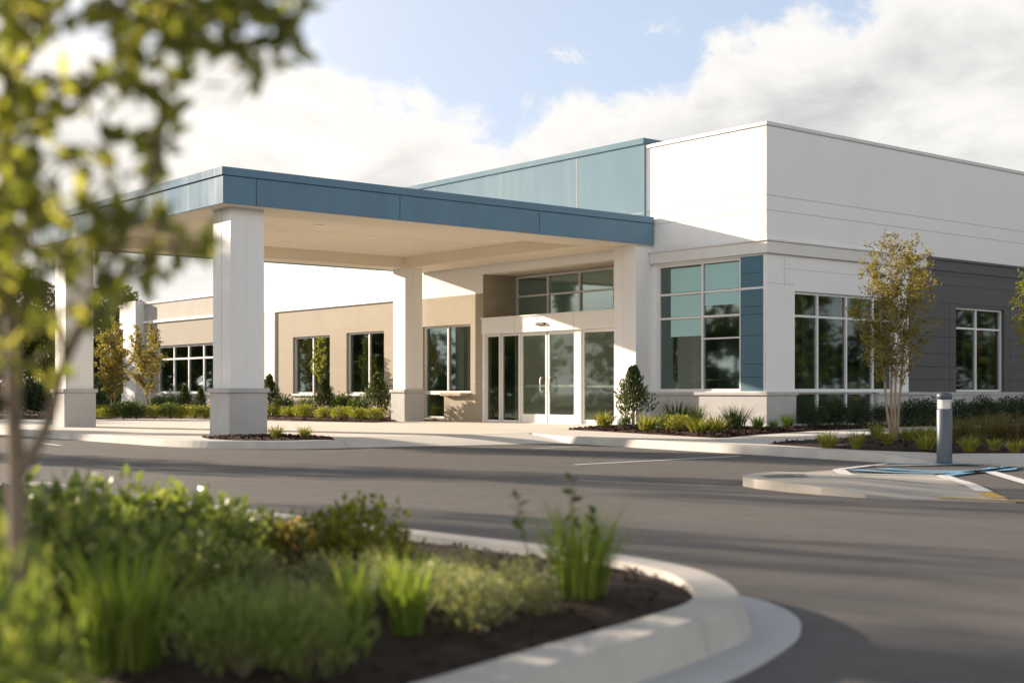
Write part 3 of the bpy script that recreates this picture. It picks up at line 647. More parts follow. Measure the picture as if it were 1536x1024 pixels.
for px, py in ((424, 347.5), (551, 356.5), (741, 360.5), (660, 353), (480, 338), (612, 369)):
    q = gp(px, py, 4.968)
    if not (a0 + .2 < q.x < a1 - .2 and b0 + .2 < q.y < b1 - .2): continue
    d = MB(); d.lathe([(.02, 4.9665), (.085, 4.966), (.095, 4.950), (.135, 4.948), (.14, 4.969)][::-1], 20, (q.x, q.y)); d.build('downlight', M['lamp'], CAN)
def column(x0, y0, wd, cap=True):
    x1, y1 = x0 + wd, y0 + wd; i = .05
    m = MB(); m.box(x0 + i, y0 + i, 1.08, x1 - i, y1 - i, ZB + .002)
    for t in (.36,):
        m.box(x0 + i - .003, y0 + i + (wd - 2*i) * .5, 1.08, x0 + i + .02, y0 + i + (wd - 2*i) * .5 + .012, ZB, 1); m.box(x0 + i + (wd - 2*i) * .46, y0 + i - .003, 1.08, x0 + i + (wd - 2*i) * .46 + .006, y0 + i + .02, ZB, 2)
    o = m.build('column', [M['white2'], M['seam'], M['ledge']], CAN)
    m = MB(); m.box(x0, y0, -.02, x1, y1, .99); m.build('plinth', M['grey_stone'], o, bevel=.012)
    m = MB(); m.box(x0 - .04, y0 - .04, .99, x1 + .04, y1 + .04, 1.08); m.build('plinth_cap', M['grey_stone'], o, bevel=.012)
column(12.25, 23.65, .84); column(12.25, 32.27, .80); column(22.40, 32.27, .72)
m = MB(); m.box(23.22, 23.47, .14, XF - .002, 24.25, ZB + .002); m.box(23.219, 23.9, .14, 23.23, 23.91, ZB, 1); m.build('pier', [M['white2'], M['seam']], CAN, bevel=.006)

# ------------------------------------------------------------------ bollard
bp = Vector((16.28, 10.42, .06)); bz = bp.z
BO = empty('bollard', bp, 'dark grey round bollard light at the kerb by the access bay', 'bollard')
m = MB(); m.lathe([(.104, bz - .03), (.104, bz + .70), (.100, bz + .705)], 32, bp[:2]); m.build('post', M['bollard'], BO)
m = MB()
for k in range(6): z = bz + .712 + k * .022; m.lathe([(.07, z), (.098, z + .004), (.098, z + .010), (.07, z + .018)], 32, bp[:2])
m.lathe([(.072, bz + .70), (.072, bz + .85)], 24, bp[:2]); m.build('lamp_head', M['lamp'], BO)
m = MB(); m.lathe([(.08, bz + .842), (.104, bz + .845), (.104, bz + .905), (.09, bz + .925), (.05, bz + .935), (.01, bz + .937)], 32, bp[:2]); m.build('cap', M['bollard'], BO)

# ------------------------------------------------------------------ vegetation
def rdir(rr, up=0.0):
    while True:
        v = Vector((rr.uniform(-1, 1), rr.uniform(-1, 1), rr.uniform(-1, 1)))
        if .1 < v.length < 1: break
    v.normalize(); v.z += up; return v.normalized()
def add_leaf(mb, p, d, L, W, rr, six=False, mi=0):
    d = d.normalized(); s = d.cross(rdir(rr)).normalized() * W / 2; n = d.cross(s).normalized()
    if six:
        a, b = p + d * L * .3 + n * L * .05, p + d * L * .68 + n * L * .04
        i = len(mb.v); mb.v.extend(tuple(q) for q in (p, a - s, b - s * .75, p + d * L - n * L * .05, b + s * .75, a + s))
        mb.f.append((i, i+1, i+2, i+3)); mb.f.append((i, i+3, i+4, i+5)); mb.m += [mi, mi]; mb.sm += [False, False]
    else:
        q = p + d * L * .45; i = len(mb.v); mb.v.extend(tuple(x) for x in (p, q - s, p + d * L, q + s)); mb.f.append((i, i+1, i+2, i+3)); mb.m.append(mi); mb.sm.append(False)
def grass_mesh(name, mt, n, hgt, spread, wid, lean, seed, seeds=0):
    rr = random.Random(seed); mb = MB()
    for k in range(n):
        a = rr.uniform(0, 6.283); r0 = spread * .35 * math.sqrt(rr.random()); h = hgt * rr.uniform(.55, 1.05); out = lean * hgt * rr.uniform(.15, 1.0)
        a2 = a + rr.uniform(-.5, .5); base = Vector((r0 * math.cos(a), r0 * math.sin(a), 0)); dv = Vector((math.cos(a2), math.sin(a2), 0)); w = wid * rr.uniform(.6, 1.2)
        sv = Vector((-math.sin(a2 + rr.uniform(-.9, .9)), math.cos(a2 + rr.uniform(-.9, .9)), 0)) * w / 2; droop = rr.uniform(.0, .35) * lean
        ring = []
        for t, ww in ((0, .7), (.35, 1), (.7, .7), (1, .06)):
            p = base + dv * (out * t ** 1.8) + Vector((0, 0, h * (t - droop * t ** 3)))
            i = len(mb.v); mb.v.extend((tuple(p - sv * ww), tuple(p + sv * ww))); ring.append(i)
        for q in range(3):
            mb.f.append((ring[q], ring[q] + 1, ring[q+1] + 1, ring[q+1])); mb.m.append(0); mb.sm.append(True)
        if k < seeds:
            for j in range(9): add_leaf(mb, p - Vector((0, 0, j * hgt * .022)) - dv * (j * .01), rdir(rr, .6), hgt * .06, hgt * .018, rr)
    return mb.mesh(name, mt)
def shrub_meshes(name, mt, n, rx, rz, L, W, seed, six=False, lumps=5, up=.5, stems=7, z0=.0, tall=None):
    """rounded leafy shrub: leaves on upright twigs inside a lumpy envelope"""
    rr = random.Random(seed); fo = MB(); stm = MB()
    cs = []
    for k in range(lumps):
        a = 6.283 * k / lumps + rr.uniform(-.4, .4); q = rr.uniform(.35, .75) * rx
        cs.append((Vector((q * math.cos(a), q * math.sin(a), z0 + rz * rr.uniform(.35, .62))), rr.uniform(.42, .6)))
    cs.append((Vector((0, 0, z0 + rz * .62)), .6))
    for k in range(n):
        c, s = rr.choice(cs); v = rdir(rr, .15); rad_ = rr.random() ** .4
        p = c + Vector((v.x * rx * s, v.y * rx * s, v.z * rz * s)) * rad_
        if p.z < .02: p.z = rr.uniform(.02, .1) * rz
        d = (Vector((v.x, v.y, abs(v.z) * .6)) + Vector((0, 0, up)) + rdir(rr) * .6)
        add_leaf(fo, p, d, L * rr.uniform(.6, 1.2), W * rr.uniform(.7, 1.1), rr, six)
    for k in range(tall or 0):            # upright leafy shoots above the mound
        a = rr.uniform(0, 6.283); q = rr.uniform(0, .8) * rx; b = Vector((q * math.cos(a), q * math.sin(a), z0 + rz * .7)); h = rz * rr.uniform(.25, .5)
        stm.tube([(0, 0, 0), b, b + Vector((rr.uniform(-.02, .02), rr.uniform(-.02, .02), h))], [.006, .003, .002], 4)
        for j in range(9):
            add_leaf(fo, b + Vector((0, 0, h * (j + 1) / 9)), rdir(rr, .7), L * rr.uniform(.7, 1.1), W, rr, six)
    for k in range(stems):
        c, s = cs[k % len(cs)]; b = Vector((0, 0, 0))
        stm.tube([b, b.lerp(c, .5) + Vector((0, 0, .04 * rz)), c], [.012 * rx / .4 + .003, .009 * rx / .4 + .002, .003], 5)
    return [('foliage', fo.mesh(name + '_foliage', mt)), ('stem', stm.mesh(name + '_stem', M['bark']))]
def conifer_meshes(name, mt, n, r, h, L, W, seed):
    rr = random.Random(seed); fo = MB(); st_ = MB(); st_.tube([(0, 0, 0), (0, 0, h * .5), (.01, 0, h * .93)], [.03 * h, .018 * h, .004], 6)
    for k in range(34):
        a = k * 2.4; t = k / 34; z = h * (.1 + .78 * t); q = r * (1 - t) ** 1.05 * rr.uniform(.65, 1.15) + .02
        st_.tube([(0, 0, z), (q * .8 * math.cos(a), q * .8 * math.sin(a), z + q * .55)], [.006 * h, .002 * h], 4)
        c = Vector((q * math.cos(a), q * math.sin(a), z + q * .7))
        for j in range(n // 34):
            u = rr.random() ** .7; v = rdir(rr)
            p = Vector((0, 0, z)).lerp(c, .25 + .75 * u) + v * (r * .28 * (1.15 - t) + .015)
            if p.z < .02: p.z = .03
            add_leaf(fo, p, Vector((math.cos(a) * .5, math.sin(a) * .5, .9)) + rdir(rr) * .55, L * rr.uniform(.6, 1.2), W * rr.uniform(.7, 1.2), rr)
    return [('foliage', fo.mesh(name + '_foliage', mt)), ('trunk', st_.mesh(name + '_trunk', M['bark']))]
def small_tree_meshes(name, mt, bark, h, r, stems, n, L, W, seed, clear=.3, six=False, spread=.55, r0=.022, fan=.7):
    """young multi-stemmed tree: stems fan out, each carries ascending side twigs with leaves"""
    rr = random.Random(seed); cr = MB(); tk = MB(); ends = []
    for s in range(stems):
        a = 6.283 * s / stems + rr.uniform(-.3, .3); q = r * spread * rr.uniform(.75, 1.0) if stems > 1 else r * .06
        hh = h * rr.uniform(.82, .96) if s else h * .97
        if s == 0: q *= .25
        pts = [Vector((.05 * math.cos(a) * (stems > 1), .05 * math.sin(a) * (stems > 1), 0))]
        for t in (.2, .4, .6, .8, 1): pts.append(Vector((q * math.cos(a) * t ** fan, q * math.sin(a) * t ** fan, hh * t)) + Vector((rr.uniform(-.03, .03), rr.uniform(-.03, .03), 0)) * h * .3)
        rad_ = r0 * h / 3 * (1 if stems > 1 else 1.25)
        tk.tube(pts, [rad_, rad_ * .85, rad_ * .7, rad_ * .5, rad_ * .3, .004], 7)
        nb = int(26 / math.sqrt(stems)) + 6
        for b in range(nb):
            t = clear + (1 - clear) * (b + rr.random()) / nb
            k = min(4, int(t * 5)); p = pts[k].lerp(pts[k+1], t * 5 - k); an = a + rr.uniform(-2.3, 2.3) if stems > 1 else rr.uniform(0, 6.283)
            f = (t - clear) / (1 - clear); ln = r * (1.25 - .95 * f) * rr.uniform(.45, 1.0) * (.55 + .45 * min(1, f * 5))
            tip = p + Vector((math.cos(an) * ln * .8, math.sin(an) * ln * .8, ln * rr.uniform(.55, 1.1)))
            if tip.z > h: tip.z = h - rr.uniform(0, .06) * h
            mid = p.lerp(tip, .5) + Vector((0, 0, -.04 * ln)); tk.tube([p, mid, tip], [rad_ * .28, rad_ * .18, .002], 4, cap=False); ends.append((p, mid, tip, ln))
    tot = sum(e[3] for e in ends)
    for p, mid, tip, ln in ends:
        nl = int(n * ln / tot * rr.uniform(.5, 1.5)) + 1; nc = max(3, int(ln / .085))
        cs = []
        for c in range(nc):
            t = min(1, (c + rr.uniform(.3, 1.2)) / nc); q = p.lerp(mid, t * 2) if t < .5 else mid.lerp(tip, t * 2 - 1)
            e = q + rdir(rr, .3) * rr.uniform(.03, .17) * r; tk.tube([q, e], [.004, .0015], 3, cap=False); cs.append((q, e))
        for j in range(nl):
            q0, e = rr.choice(cs); q = q0.lerp(e, rr.uniform(.2, 1.1)) + rdir(rr) * rr.uniform(0, .12) * r
            add_leaf(cr, q, rdir(rr, .2) + (e - q0).normalized() * .6, L * rr.uniform(.6, 1.15), W * rr.uniform(.7, 1.1), rr, six)
    return [('trunk', tk.mesh(name + '_trunk', bark)), ('crown', cr.mesh(name + '_crown', mt))]
def big_tree_meshes(name, mt, h, r, n, L, seed, clear=.25):
    rr = random.Random(seed); cr = MB(); tk = MB(); tk.tube([(0, 0, 0), (.1, .05, h * .3), (0, .1, h * .62)], [.022 * h, .018 * h, .008 * h], 8)
    cl = []
    for k in range(30):
        a = rr.uniform(0, 6.283); t = rr.uniform(clear, .95); q = r * math.sin(math.pi * min(1, .12 + .88 * (1 - (t - clear) / (1 - clear)) ** .7)) * rr.uniform(.25, .85)
        c = Vector((q * math.cos(a), q * math.sin(a), h * t)); cl.append((c, r * rr.uniform(.22, .42)))
        tk.tube([(0, .03, h * max(.15, t - .28)), c * .5 + Vector((0, 0, h * (t - .1) * .5)), c], [.008 * h, .005 * h, .001 * h], 5, cap=False)
    for k in range(n):
        c, s = rr.choice(cl); v = rdir(rr, .1); p = c + Vector((v.x, v.y, v.z * .75)) * s * rr.random() ** .35
        add_leaf(cr, p, v + rdir(rr) * .9, L * rr.uniform(.6, 1.3), L * .6 * rr.uniform(.7, 1.2), rr)
    return [('trunk', tk.mesh(name + '_trunk', M['bark_bg'])), ('crown', cr.mesh(name + '_crown', mt))]
ORD = ['first', 'second', 'third', 'fourth', 'fifth', 'sixth', 'seventh', 'eighth', 'ninth', 'tenth', 'eleventh', 'twelfth', 'thirteenth', 'fourteenth', 'fifteenth']

# mesh stock
GY = [grass_mesh('tuft_yellow', M['blade_y'], 130, .34, .26, .016, .75, 20 + k) for k in range(3)]
GG = [grass_mesh('tuft_green', M['blade'], 150, .5, .24, .012, .45, 30 + k) for k in range(3)]
GD = [grass_mesh('tuft_dark', M['blade_d'], 220, .6, .5, .014, .6, 40 + k) for k in range(2)]
GT = [grass_mesh('tuft_tawny', M['blade_t'], 230, .8, .5, .012, .5, 50 + k, 60) for k in range(2)]
SH_D = [shrub_meshes('hedge', M['leaf_dark'], 2600, .55, .75, .07, .035, 60 + k, lumps=6) for k in range(2)]
SH_G = [shrub_meshes('shrub', M['leaf_green'], 1500, .42, .55, .07, .035, 70 + k, lumps=5) for k in range(3)]
SH_Y = [shrub_meshes('yshrub', M['leaf_yellow'], 1300, .4, .42, .07, .03, 80 + k, lumps=5, up=.9) for k in range(2)]
CON = [conifer_meshes('conifer', M['leaf_conifer'], 3400, .33, 1.0, .06, .024, 90 + k) for k in range(2)]

# --- bed against the corner: things by column, foot row and top row of the photograph
def spot(px, py, zf=None, z=FL + .03):
    p = gp(px, py, z)
    if zf: p.z = zf(p.x, p.y) - .012
    return p
def on_x(px, x, zf=None, z=FL + .01):          # column of the photo meets the plane x
    d = FW + RT * ((px - CX) / FPX); p = d * (x / d.x); p.z = zf(p.x, p.y) - .012 if zf else z; return p
def on_y(px, y, zf=None, z=FL + .01):
    d = FW + RT * ((px - CX) / FPX); p = d * (y / d.y); p.z = zf(p.x, p.y) - .012 if zf else z; return p
def dist(p): return p.x * FW.x + p.y * FW.y
def hgt(p, top): return (1.0 - p.z) + (HY - top) / FPX * dist(p)
def plant(name, stock, px, foot, top, zf, label, cat, group, base_h, widen=1.0):
    p = foot if isinstance(foot, Vector) else spot(px, foot, zf); h = hgt(p, top); k = h / base_h
    pr = stock if isinstance(stock, list) else None
    return place(name, None if pr else stock, p, R.uniform(0, 6.28), k * widen, k, label, cat, group, pr or ())
plant('grass_tuft', GY[0], 907, 642, 612, zb1, 'yellow-green grass tuft at the doorway end of the corner bed', 'grass tuft', 'grass tufts in the corner bed', .34, 1.15)
plant('conifer_shrub', CON[0], 950, 643, 541, zb1, 'upright conifer shrub beside the white entrance pier', 'shrub', None, 1.0, .86)
plant('leafy_shrub', SH_G[0], 937, 643, 622, zb1, 'small green shrub at the foot of the conifer by the pier', 'shrub', 'low shrubs in the corner bed', .62)
plant('grass_tuft', GY[1], 970, 647, 616, zb1, 'broad yellow-green tuft right of the upright conifer shrub', 'grass tuft', 'grass tufts in the corner bed', .34, 1.3)
plant('leafy_shrub', SH_G[1], 995, 646, 618, zb1, 'dark little shrub between two yellow tufts under the corner window', 'shrub', 'low shrubs in the corner bed', .62)
plant('ornamental_grass', GD[0], 1015, 644, 594, zb1, 'tall dark grass clump under the left half of the corner window', 'ornamental grass', 'dark grasses under the corner window', .6, .95)
plant('ornamental_grass', GD[1], 1042, 643, 598, zb1, 'dark spiky grass clump under the centre mullion of the corner window', 'ornamental grass', 'dark grasses under the corner window', .6, .9)
plant('ornamental_grass', GD[0], 1103, 645, 602, zb1, 'dark spiky grass clump under the blue panel', 'ornamental grass', 'dark grasses under the corner window', .6, 1.1)
plant('leafy_shrub', SH_Y[0], 1018, 648, 621, zb1, 'pale yellow-green shrub at the front of the corner bed', 'shrub', 'low shrubs in the corner bed', .5)
plant('grass_tuft', GY[2], 1047, 651, 619, zb1, 'leftmost of the two big yellow tufts at the mulch edge under the blue panel', 'grass tuft', 'grass tufts in the corner bed', .34, 1.25)
plant('grass_tuft', GY[0], 1074, 651, 617, zb1, 'rightmost of the two big yellow tufts at the mulch edge under the blue panel', 'grass tuft', 'grass tufts in the corner bed', .34, 1.25)
plant('grass_tuft', GG[0], 1137, 645, 620, zb1, 'small green tuft just left of the building corner', 'grass tuft', 'green tufts at the building corner', .5, 1.6)
plant('grass_tuft', GG[1], 1160, 646, 626, zb1, 'tiny green sprout at the foot of the building corner', 'grass tuft', 'green tufts at the building corner', .5, 1.2)
plant('grass_tuft', GG[2], 1181, 643, 617, zb1, 'green spiky tuft between the corner and the low side window', 'grass tuft', 'green tufts at the building corner', .5, 1.6)
for k, (px, tp, w) in enumerate(((1222, 603, 1.0), (1255, 601, 1.05), (1290, 602, 1.0), (1322, 604, 1.0))):
    plant('hedge_shrub', SH_D[k % 2], px, on_y(px, 19.42, zb1), tp, zb1, ORD[k] + ' dark hedge shrub from the left under the wide side window', 'shrub', 'dark hedge under the side window', .88, w)
for k, (px, ft, tp) in enumerate(((1372, 634, 596), (1402, 633, 594), (1440, 632, 598), (1474, 631, 592), (1508, 630, 594), (1540, 629, 590))):
    plant('hedge_shrub', SH_D[k % 2], px, on_y(px, 19.38), tp, None, ORD[k] + ' dark shrub from the left along the charcoal wall', 'shrub', 'dark hedge along the charcoal wall', .88, 1.0)
# --- bed behind the bollard
row = [(1242, 669, 641, 1.1), (1285, 671, 641, .8), (1331, 668, 640, 1.0), (1388, 673, 645, 1.25), (1454, 677, 648, 1.1), (1491, 677, 653, 1.1), (1522, 680, 655, 1.3)]
nm = ['isolated yellow tuft farthest left behind the kerb', 'narrow yellow tuft left of the three-stemmed tree', 'yellow tuft at the foot of the three-stemmed tree', 'broad yellow tuft between the tree and the bollard', 'yellow-green tuft just right of the bollard', 'low tuft, second to the right of the bollard', 'low spreading tuft farthest right along the kerb']
for k, ((px, ft, tp, w), nn) in enumerate(zip(row, nm)): plant('grass_tuft', GY[k % 3], px, ft, tp, zb2, nn, 'grass tuft', 'yellow tufts behind the kerb', .34, w)
for px, ft, tp, w, nn in ((1316, 660, 628, .9, 'tall thin yellow tuft behind the left stem of the tree'), (1362, 663, 634, 1.2, 'yellow tuft behind the right stem of the tree'), (1404, 664, 633, 1.3, 'yellow tuft partly hidden behind the bollard'), (1385, 660, 636, 1.2, 'yellow tuft in the second row left of the bollard')):
    plant('grass_tuft', GY[int(px) % 3], px, ft, tp, zb2, nn, 'grass tuft', 'yellow tufts of the second row', .34, w)
plant('ground_cover', GY[1], 1232, 664, 657, zb2, 'flat little sprout at the left tip of the bollard bed', 'grass tuft', None, .34, 1.6)
for k, (px, ft, tp, w) in enumerate(((1432, 660, 625, 1.0), (1468, 664, 617, 1.1), (1498, 662, 614, 1.1), (1528, 664, 612, 1.2), (1555, 664, 614, 1.2))):
    plant('ornamental_grass', GT[k % 2], px, ft, tp, zb2, ORD[k] + ' tawny grass clump from the left behind the bollard', 'ornamental grass', 'tawny grasses behind the bollard', .85, w)
for k, (px, ft, tp) in enumerate(((1416, 652, 620), (1448, 652, 624), (1484, 652, 618))):
    plant('ornamental_grass', GG[k % 3], px, ft, tp, None, ORD[k] + ' green grass clump from the left at the back of the bollard bed', 'ornamental grass', 'green grasses at the back of the bollard bed', .5, 1.6)
# the multi-stemmed tree and its neighbour at the edge of the frame
tp_ = spot(1341, 662, zb2); th = hgt(tp_, 353)
TR1 = small_tree_meshes('multistem', M['leaf_olive'], M['bark_tan'], th, .95, 4, 11500, .06, .028, 101, .31, spread=.46, fan=.6)
place('young_tree', None, tp_, 1.0, 1, 1, 'slender three-stemmed tree with olive leaves in front of the side window', 'tree', None, TR1)
tp2 = at(1578, 21.5, .15)
TR2 = small_tree_meshes('edge_tree', M['leaf_yellow'], M['bark_tan'], 3.2, .75, 3, 3600, .07, .035, 102, .38)
place('young_tree', None, tp2, 0, 1, 1, 'yellow-green tree cut by the right edge of the view', 'tree', None, TR2)
# --- column island
plant('grass_tuft', GY[1], 414, 655, 634, zb4, 'green tuft against the nearest column plinth', 'grass tuft', 'tufts at the nearest column', .34, 1.1)
plant('grass_tuft', GY[2], 457, 656, 635, zb4, 'green tuft standing alone right of the nearest column', 'grass tuft', 'tufts at the nearest column', .34, 1.0)
# --- bed behind the canopy
for px, ft, tp, w, nn in ((404, 621, 556, .8, 'narrow conifer close behind the nearest column'), (487, 621, 562, .95, 'dark conifer in front of the left tan-wall window'), (567, 622, 553, 1.0, 'tall conifer just left of the inner column'), (277, 618, 574, .9, 'dark conifer under the long wing window'), (301, 619, 578, .8, 'dark conifer beside the nearest column, left of its plinth')):
    plant('conifer_shrub', CON[int(px) % 2], px, on_x(px, 22.7, zb3), tp, zb3, nn, 'shrub', 'conifers along the tan wall', 1.0, w)
p = on_x(480, 23.0, zb3); TR3 = small_tree_meshes('sapling', M['leaf_yellow'], M['bark_tan'], hgt(p, 507), .46, 1, 1800, .085, .04, 103, .42); place('young_tree', None, p, 0, 1, 1, 'thin yellow-leaved sapling in front of the left tan-wall window', 'tree', None, TR3)
for k, (px, ft, tp, w) in enumerate(((428, 622, 592, 1.1), (458, 622, 594, 1.0), (515, 621, 590, 1.0), (540, 621, 592, .9), (250, 619, 590, 1.1), (236, 619, 594, .9))):
    plant('leafy_shrub', SH_G[k % 3], px, on_x(px, 22.9, zb3), tp, zb3, ['dark shrub behind the nearest column tufts', 'round shrub left of the sapling', 'round shrub right of the dark conifer', 'small shrub left of the tall conifer', 'dark shrub under the left end of the wing window', 'small shrub at the foot of the wing pillar'][k], 'shrub', 'round shrubs along the tan wall', .62, w)
fx = [(409, 628, 607), (433, 630, 609), (456, 630, 606), (486, 631, 609), (512, 631, 609), (537, 632, 610), (562, 633, 611)]
for k, (px, ft, tp) in enumerate(fx): plant('leafy_shrub', SH_Y[k % 2], px, on_x(px, 21.7, zb3), tp, zb3, ORD[k] + ' low yellow-green shrub from the left, between the nearest and the inner column', 'shrub', 'yellow shrubs between the columns', .5, 1.15)
fx = [(142, 627, 606), (161, 628, 609), (186, 628, 606), (205, 628, 607), (232, 628, 608), (256, 628, 608), (272, 628, 609), (292, 627, 606), (309, 627, 607)]
for k, (px, ft, tp) in enumerate(fx): plant('leafy_shrub', SH_Y[k % 2] if k not in (2, 3, 5) else SH_G[k % 3], px, ft, tp, None, ORD[k] + ' low shrub from the left, between the far and the nearest column', 'shrub', 'low shrubs between the far and nearest columns', .5, 1.25)
p = spot(170, 622, None); TR4 = small_tree_meshes('wingtree', M['leaf_olive'], M['bark_tan'], hgt(p, 478), 1.0, 4, 6500, .10, .05, 104, .18); place('young_tree', None, p, 0, 1, 1, 'bushy olive tree right of the far canopy column', 'tree', None, TR4)
p = spot(224, 626, None); TR5 = small_tree_meshes('wingtree', M['leaf_olive'], M['bark_tan'], hgt(p, 486), .8, 2, 4500, .095, .045, 105, .28); place('young_tree', None, p, 0, 1, 1, 'slim pale olive tree in front of the wing pillar', 'tree', None, TR5)

# --- trees beyond the building end
BT = [big_tree_meshes('bigtree', M['leaf_bg'] if k < 2 else M['leaf_dark'], 9, 3.4, 5200, .30, 110 + k) for k in range(3)]
far = [(-40, 74, 8.6, 0, 'broad lit tree at the left edge beyond the drive'), (28, 80, 7.6, 1, 'lit tree behind the foreground trunk'), (78, 78, 6.6, 0, 'lit tree left of the far canopy column'), (118, 84, 7.4, 2, 'dark tree directly behind the far canopy column'), (158, 72, 6.2, 2, 'dark tree right of the far column, behind the olive tree'), (196, 92, 6.6, 2, 'dark tree beyond the end of the low wing'), (150, 100, 9.0, 1, 'tall hazy tree above the olive tree, farthest back'), (240, 110, 6.6, 1, 'tree top rising behind the low wing roof')]
for px, d, h, k, nn in far: place('background_tree', None, at(px, d, 0), px, h / 9, h / 9, nn, 'tree', 'trees beyond the building', BT[k])
hb = [(20, 66), (52, 66), (75, 64), (110, 66), (150, 64), (175, 68)]
for k, (px, d) in enumerate(hb): place('background_shrub', None, at(px, d, 0), k, 2.6, 1.9, ORD[k] + ' large dark shrub from the left under the far trees', 'shrub', 'shrubs under the far trees', SH_D[k % 2])
# --- trees standing left of the view along the drive: they throw the bands of shade across the road
off = [(2.6, 34.8, 8.5, 0, 'tree left of the drive'), (-1.7, 30.0, 7.5, 1, 'tree left of the drive'), (-2.0, 22.5, 9.0, 3, ''), (-2.4, 17.5, 7.0, 3, '')]
RTR = [big_tree_meshes('offview', M['leaf_bg'], 9, 3.4, 2300, .30, 120 + k, .3) for k in range(3)] + [big_tree_meshes('offview', M['leaf_bg'], 9, 3.6, 2600, .28, 124, .57)]
for x, y, h, k, nn in off: place('offview_tree', None, (x, y, 0), x, h / 9 * .62, h / 9, 'leafy tree out of view left of the drive, its shade lying across the road', 'tree', 'out-of-view trees left of the drive', RTR[k])
place('offview_tree', None, (3.4, 52.7, 0), 0, 1, 1, 'unseen high-crowned tree added to shade the nearest canopy column', 'tree', None, big_tree_meshes('added_shade_tree', M['leaf_bg'], 12.3, 1.3, 2800, .3, 131, .45))  # out of view, added to keep the sun off that column
# far wood behind the viewer: what the side windows mirror
tl = MB(); rr = random.Random(5)
angs = [-115 + k * 2.7 for k in range(48)] + [84 + k * 3.2 for k in range(36)]
for a in angs:
    a = rad(a + rr.uniform(-1, 1)); q = 62 + rr.uniform(-6, 16); c0 = Vector((18 + q * math.cos(a), 8 + q * math.sin(a), 0)); hh = rr.choice((7, 7.5, 8, 9, 10.5)) * rr.uniform(.85, 1.1)
    tl.tube([c0, c0 + Vector((0, 0, hh * .6))], [.22, .1], 5)
    lob = [(c0 + Vector((rr.uniform(-2.4, 2.4), rr.uniform(-2.4, 2.4), hh * rr.uniform(.25, .85))), rr.uniform(1.1, 2.1)) for _ in range(11)]
    for j in range(1900):
        c, r_ = rr.choice(lob); v = rdir(rr); p = c + v * r_ * rr.random() ** .4
        p.z = max(p.z, .1); add_leaf(tl, p, rdir(rr), rr.uniform(.16, .34), rr.uniform(.12, .24), rr, mi=1)
    for j in range(260):
        c, r_ = rr.choice(lob); p = c + rdir(rr) * r_ * .6; p.z = max(p.z, .1); add_leaf(tl, p, rdir(rr), .8, .7, rr, mi=1)
    for j in range(420):
        p = c0 + Vector((rr.uniform(-3.2, 3.2), rr.uniform(-2, 2), 2.6 * rr.random() ** 1.3)); add_leaf(tl, p, rdir(rr), rr.uniform(.3, .5), rr.uniform(.22, .35), rr, mi=1)
tag(tl.build('treeline', [M['bark_bg'], M['leaf_bg']]), 'distant wood mirrored in the windows', 'wood', kind='stuff')

# ------------------------------------------------------------------ foreground island plants (soft, near the lens)
def fgp(name, stock, px, d, top, label, cat, group, base_h, widen=1.0, py=0):
    p = at(px, d, 0); p.z = zfg(p.x, p.y) - .012; h = hgt(p, top); k = h / base_h
    parts = stock if isinstance(stock, list) else ()
    return place(name, None if parts else stock, p, R.uniform(0, 6.28), k * widen, k, label, cat, group, parts)
FB = [shrub_meshes('broadleaf', M['leaf_fgshrub'], 700, .36, .42, .06, .032, 200 + k, True, 6, .8, 9, tall=9) for k in range(3)]
FY = [shrub_meshes('brightleaf', M['leaf_yellow'], 520, .26, .42, .055, .03, 210 + k, True, 5, .9, 8, tall=8) for k in range(2)]
FS = [shrub_meshes('sage', M['leaf_sage'], 1500, .30, .34, .04, .016, 220 + k, False, 6, .9, 9, tall=6) for k in range(3)]
FR = [shrub_meshes('rusty', M['leaf_rust'], 600, .26, .36, .055, .028, 230, True, 5, .8, 7, tall=6)]
FM = [shrub_meshes('feathery', M['blade_ft'], 1500, .34, .36, .085, .012, 240 + k, False, 6, 1.1, 9, tall=0) for k in range(2)]
FGL = [grass_mesh('loose_grass', M['blade_fg'], 230, .5, .34, .010, .55, 260)]
FG = [grass_mesh('fg_grass', M['blade_fg'], 120, .5, .24, .015, .42, 250 + k) for k in range(3)]
for px, d, tp, s, wd, nn in ((400, 6.3, 756, FB[1], 1.1, 'glossy shrub at the right end of the back row, beside the road'), (345, 5.9, 748, FB[0], 1.0, 'glossy shrub, second from the right in the back row'), (296, 5.6, 732, FB[1], 1.0, 'glossy shrub, third from the right in the back row'), (240, 5.7, 722, FB[2], 1.0, 'tall glossy shrub in the middle of the back row'), (185, 5.4, 714, FB[0], 1.0, 'tallest glossy shrub, second to the right of the foreground trunk'), (130, 5.2, 704, FB[2], 1.0, 'glossy shrub just right of the foreground trunk'), (70, 4.6, 712, FB[1], 1.05, 'dense shrub behind the foreground trunk'), (105, 4.5, 770, FB[0], .9, 'mid green shrub behind the broad tall grass'), (250, 4.7, 772, FB[2], 1.0, 'mid green shrub in the second row under the tallest shoots'), (330, 5.0, 786, FB[1], .9, 'mid green shrub in the second row, left of the rusty one'), (15, 2.75, 815, FB[2], .32, 'blurred shrub in front of the trunk foot'), (-45, 2.45, 770, FB[0], .5, 'blurred shrub in the left corner')):
    fgp('broadleaf_shrub', s, px, d, tp, nn, 'shrub', 'broadleaf shrubs of the near island', .52, wd)
for px, d, tp, s, wd, nn in ((540, 6.3, 736, FY[0], 1.15, 'pale yellow-green shrub standing against the road'), (484, 6.4, 758, FY[1], 1.2, 'low pale shrub left of the yellow-green one'), (590, 6.1, 778, FY[1], .95, 'low pale shrub right of the yellow-green one')):
    fgp('yellow_shrub', s, px, d, tp, nn, 'shrub', 'yellow-green shrubs of the near island', .52, wd)
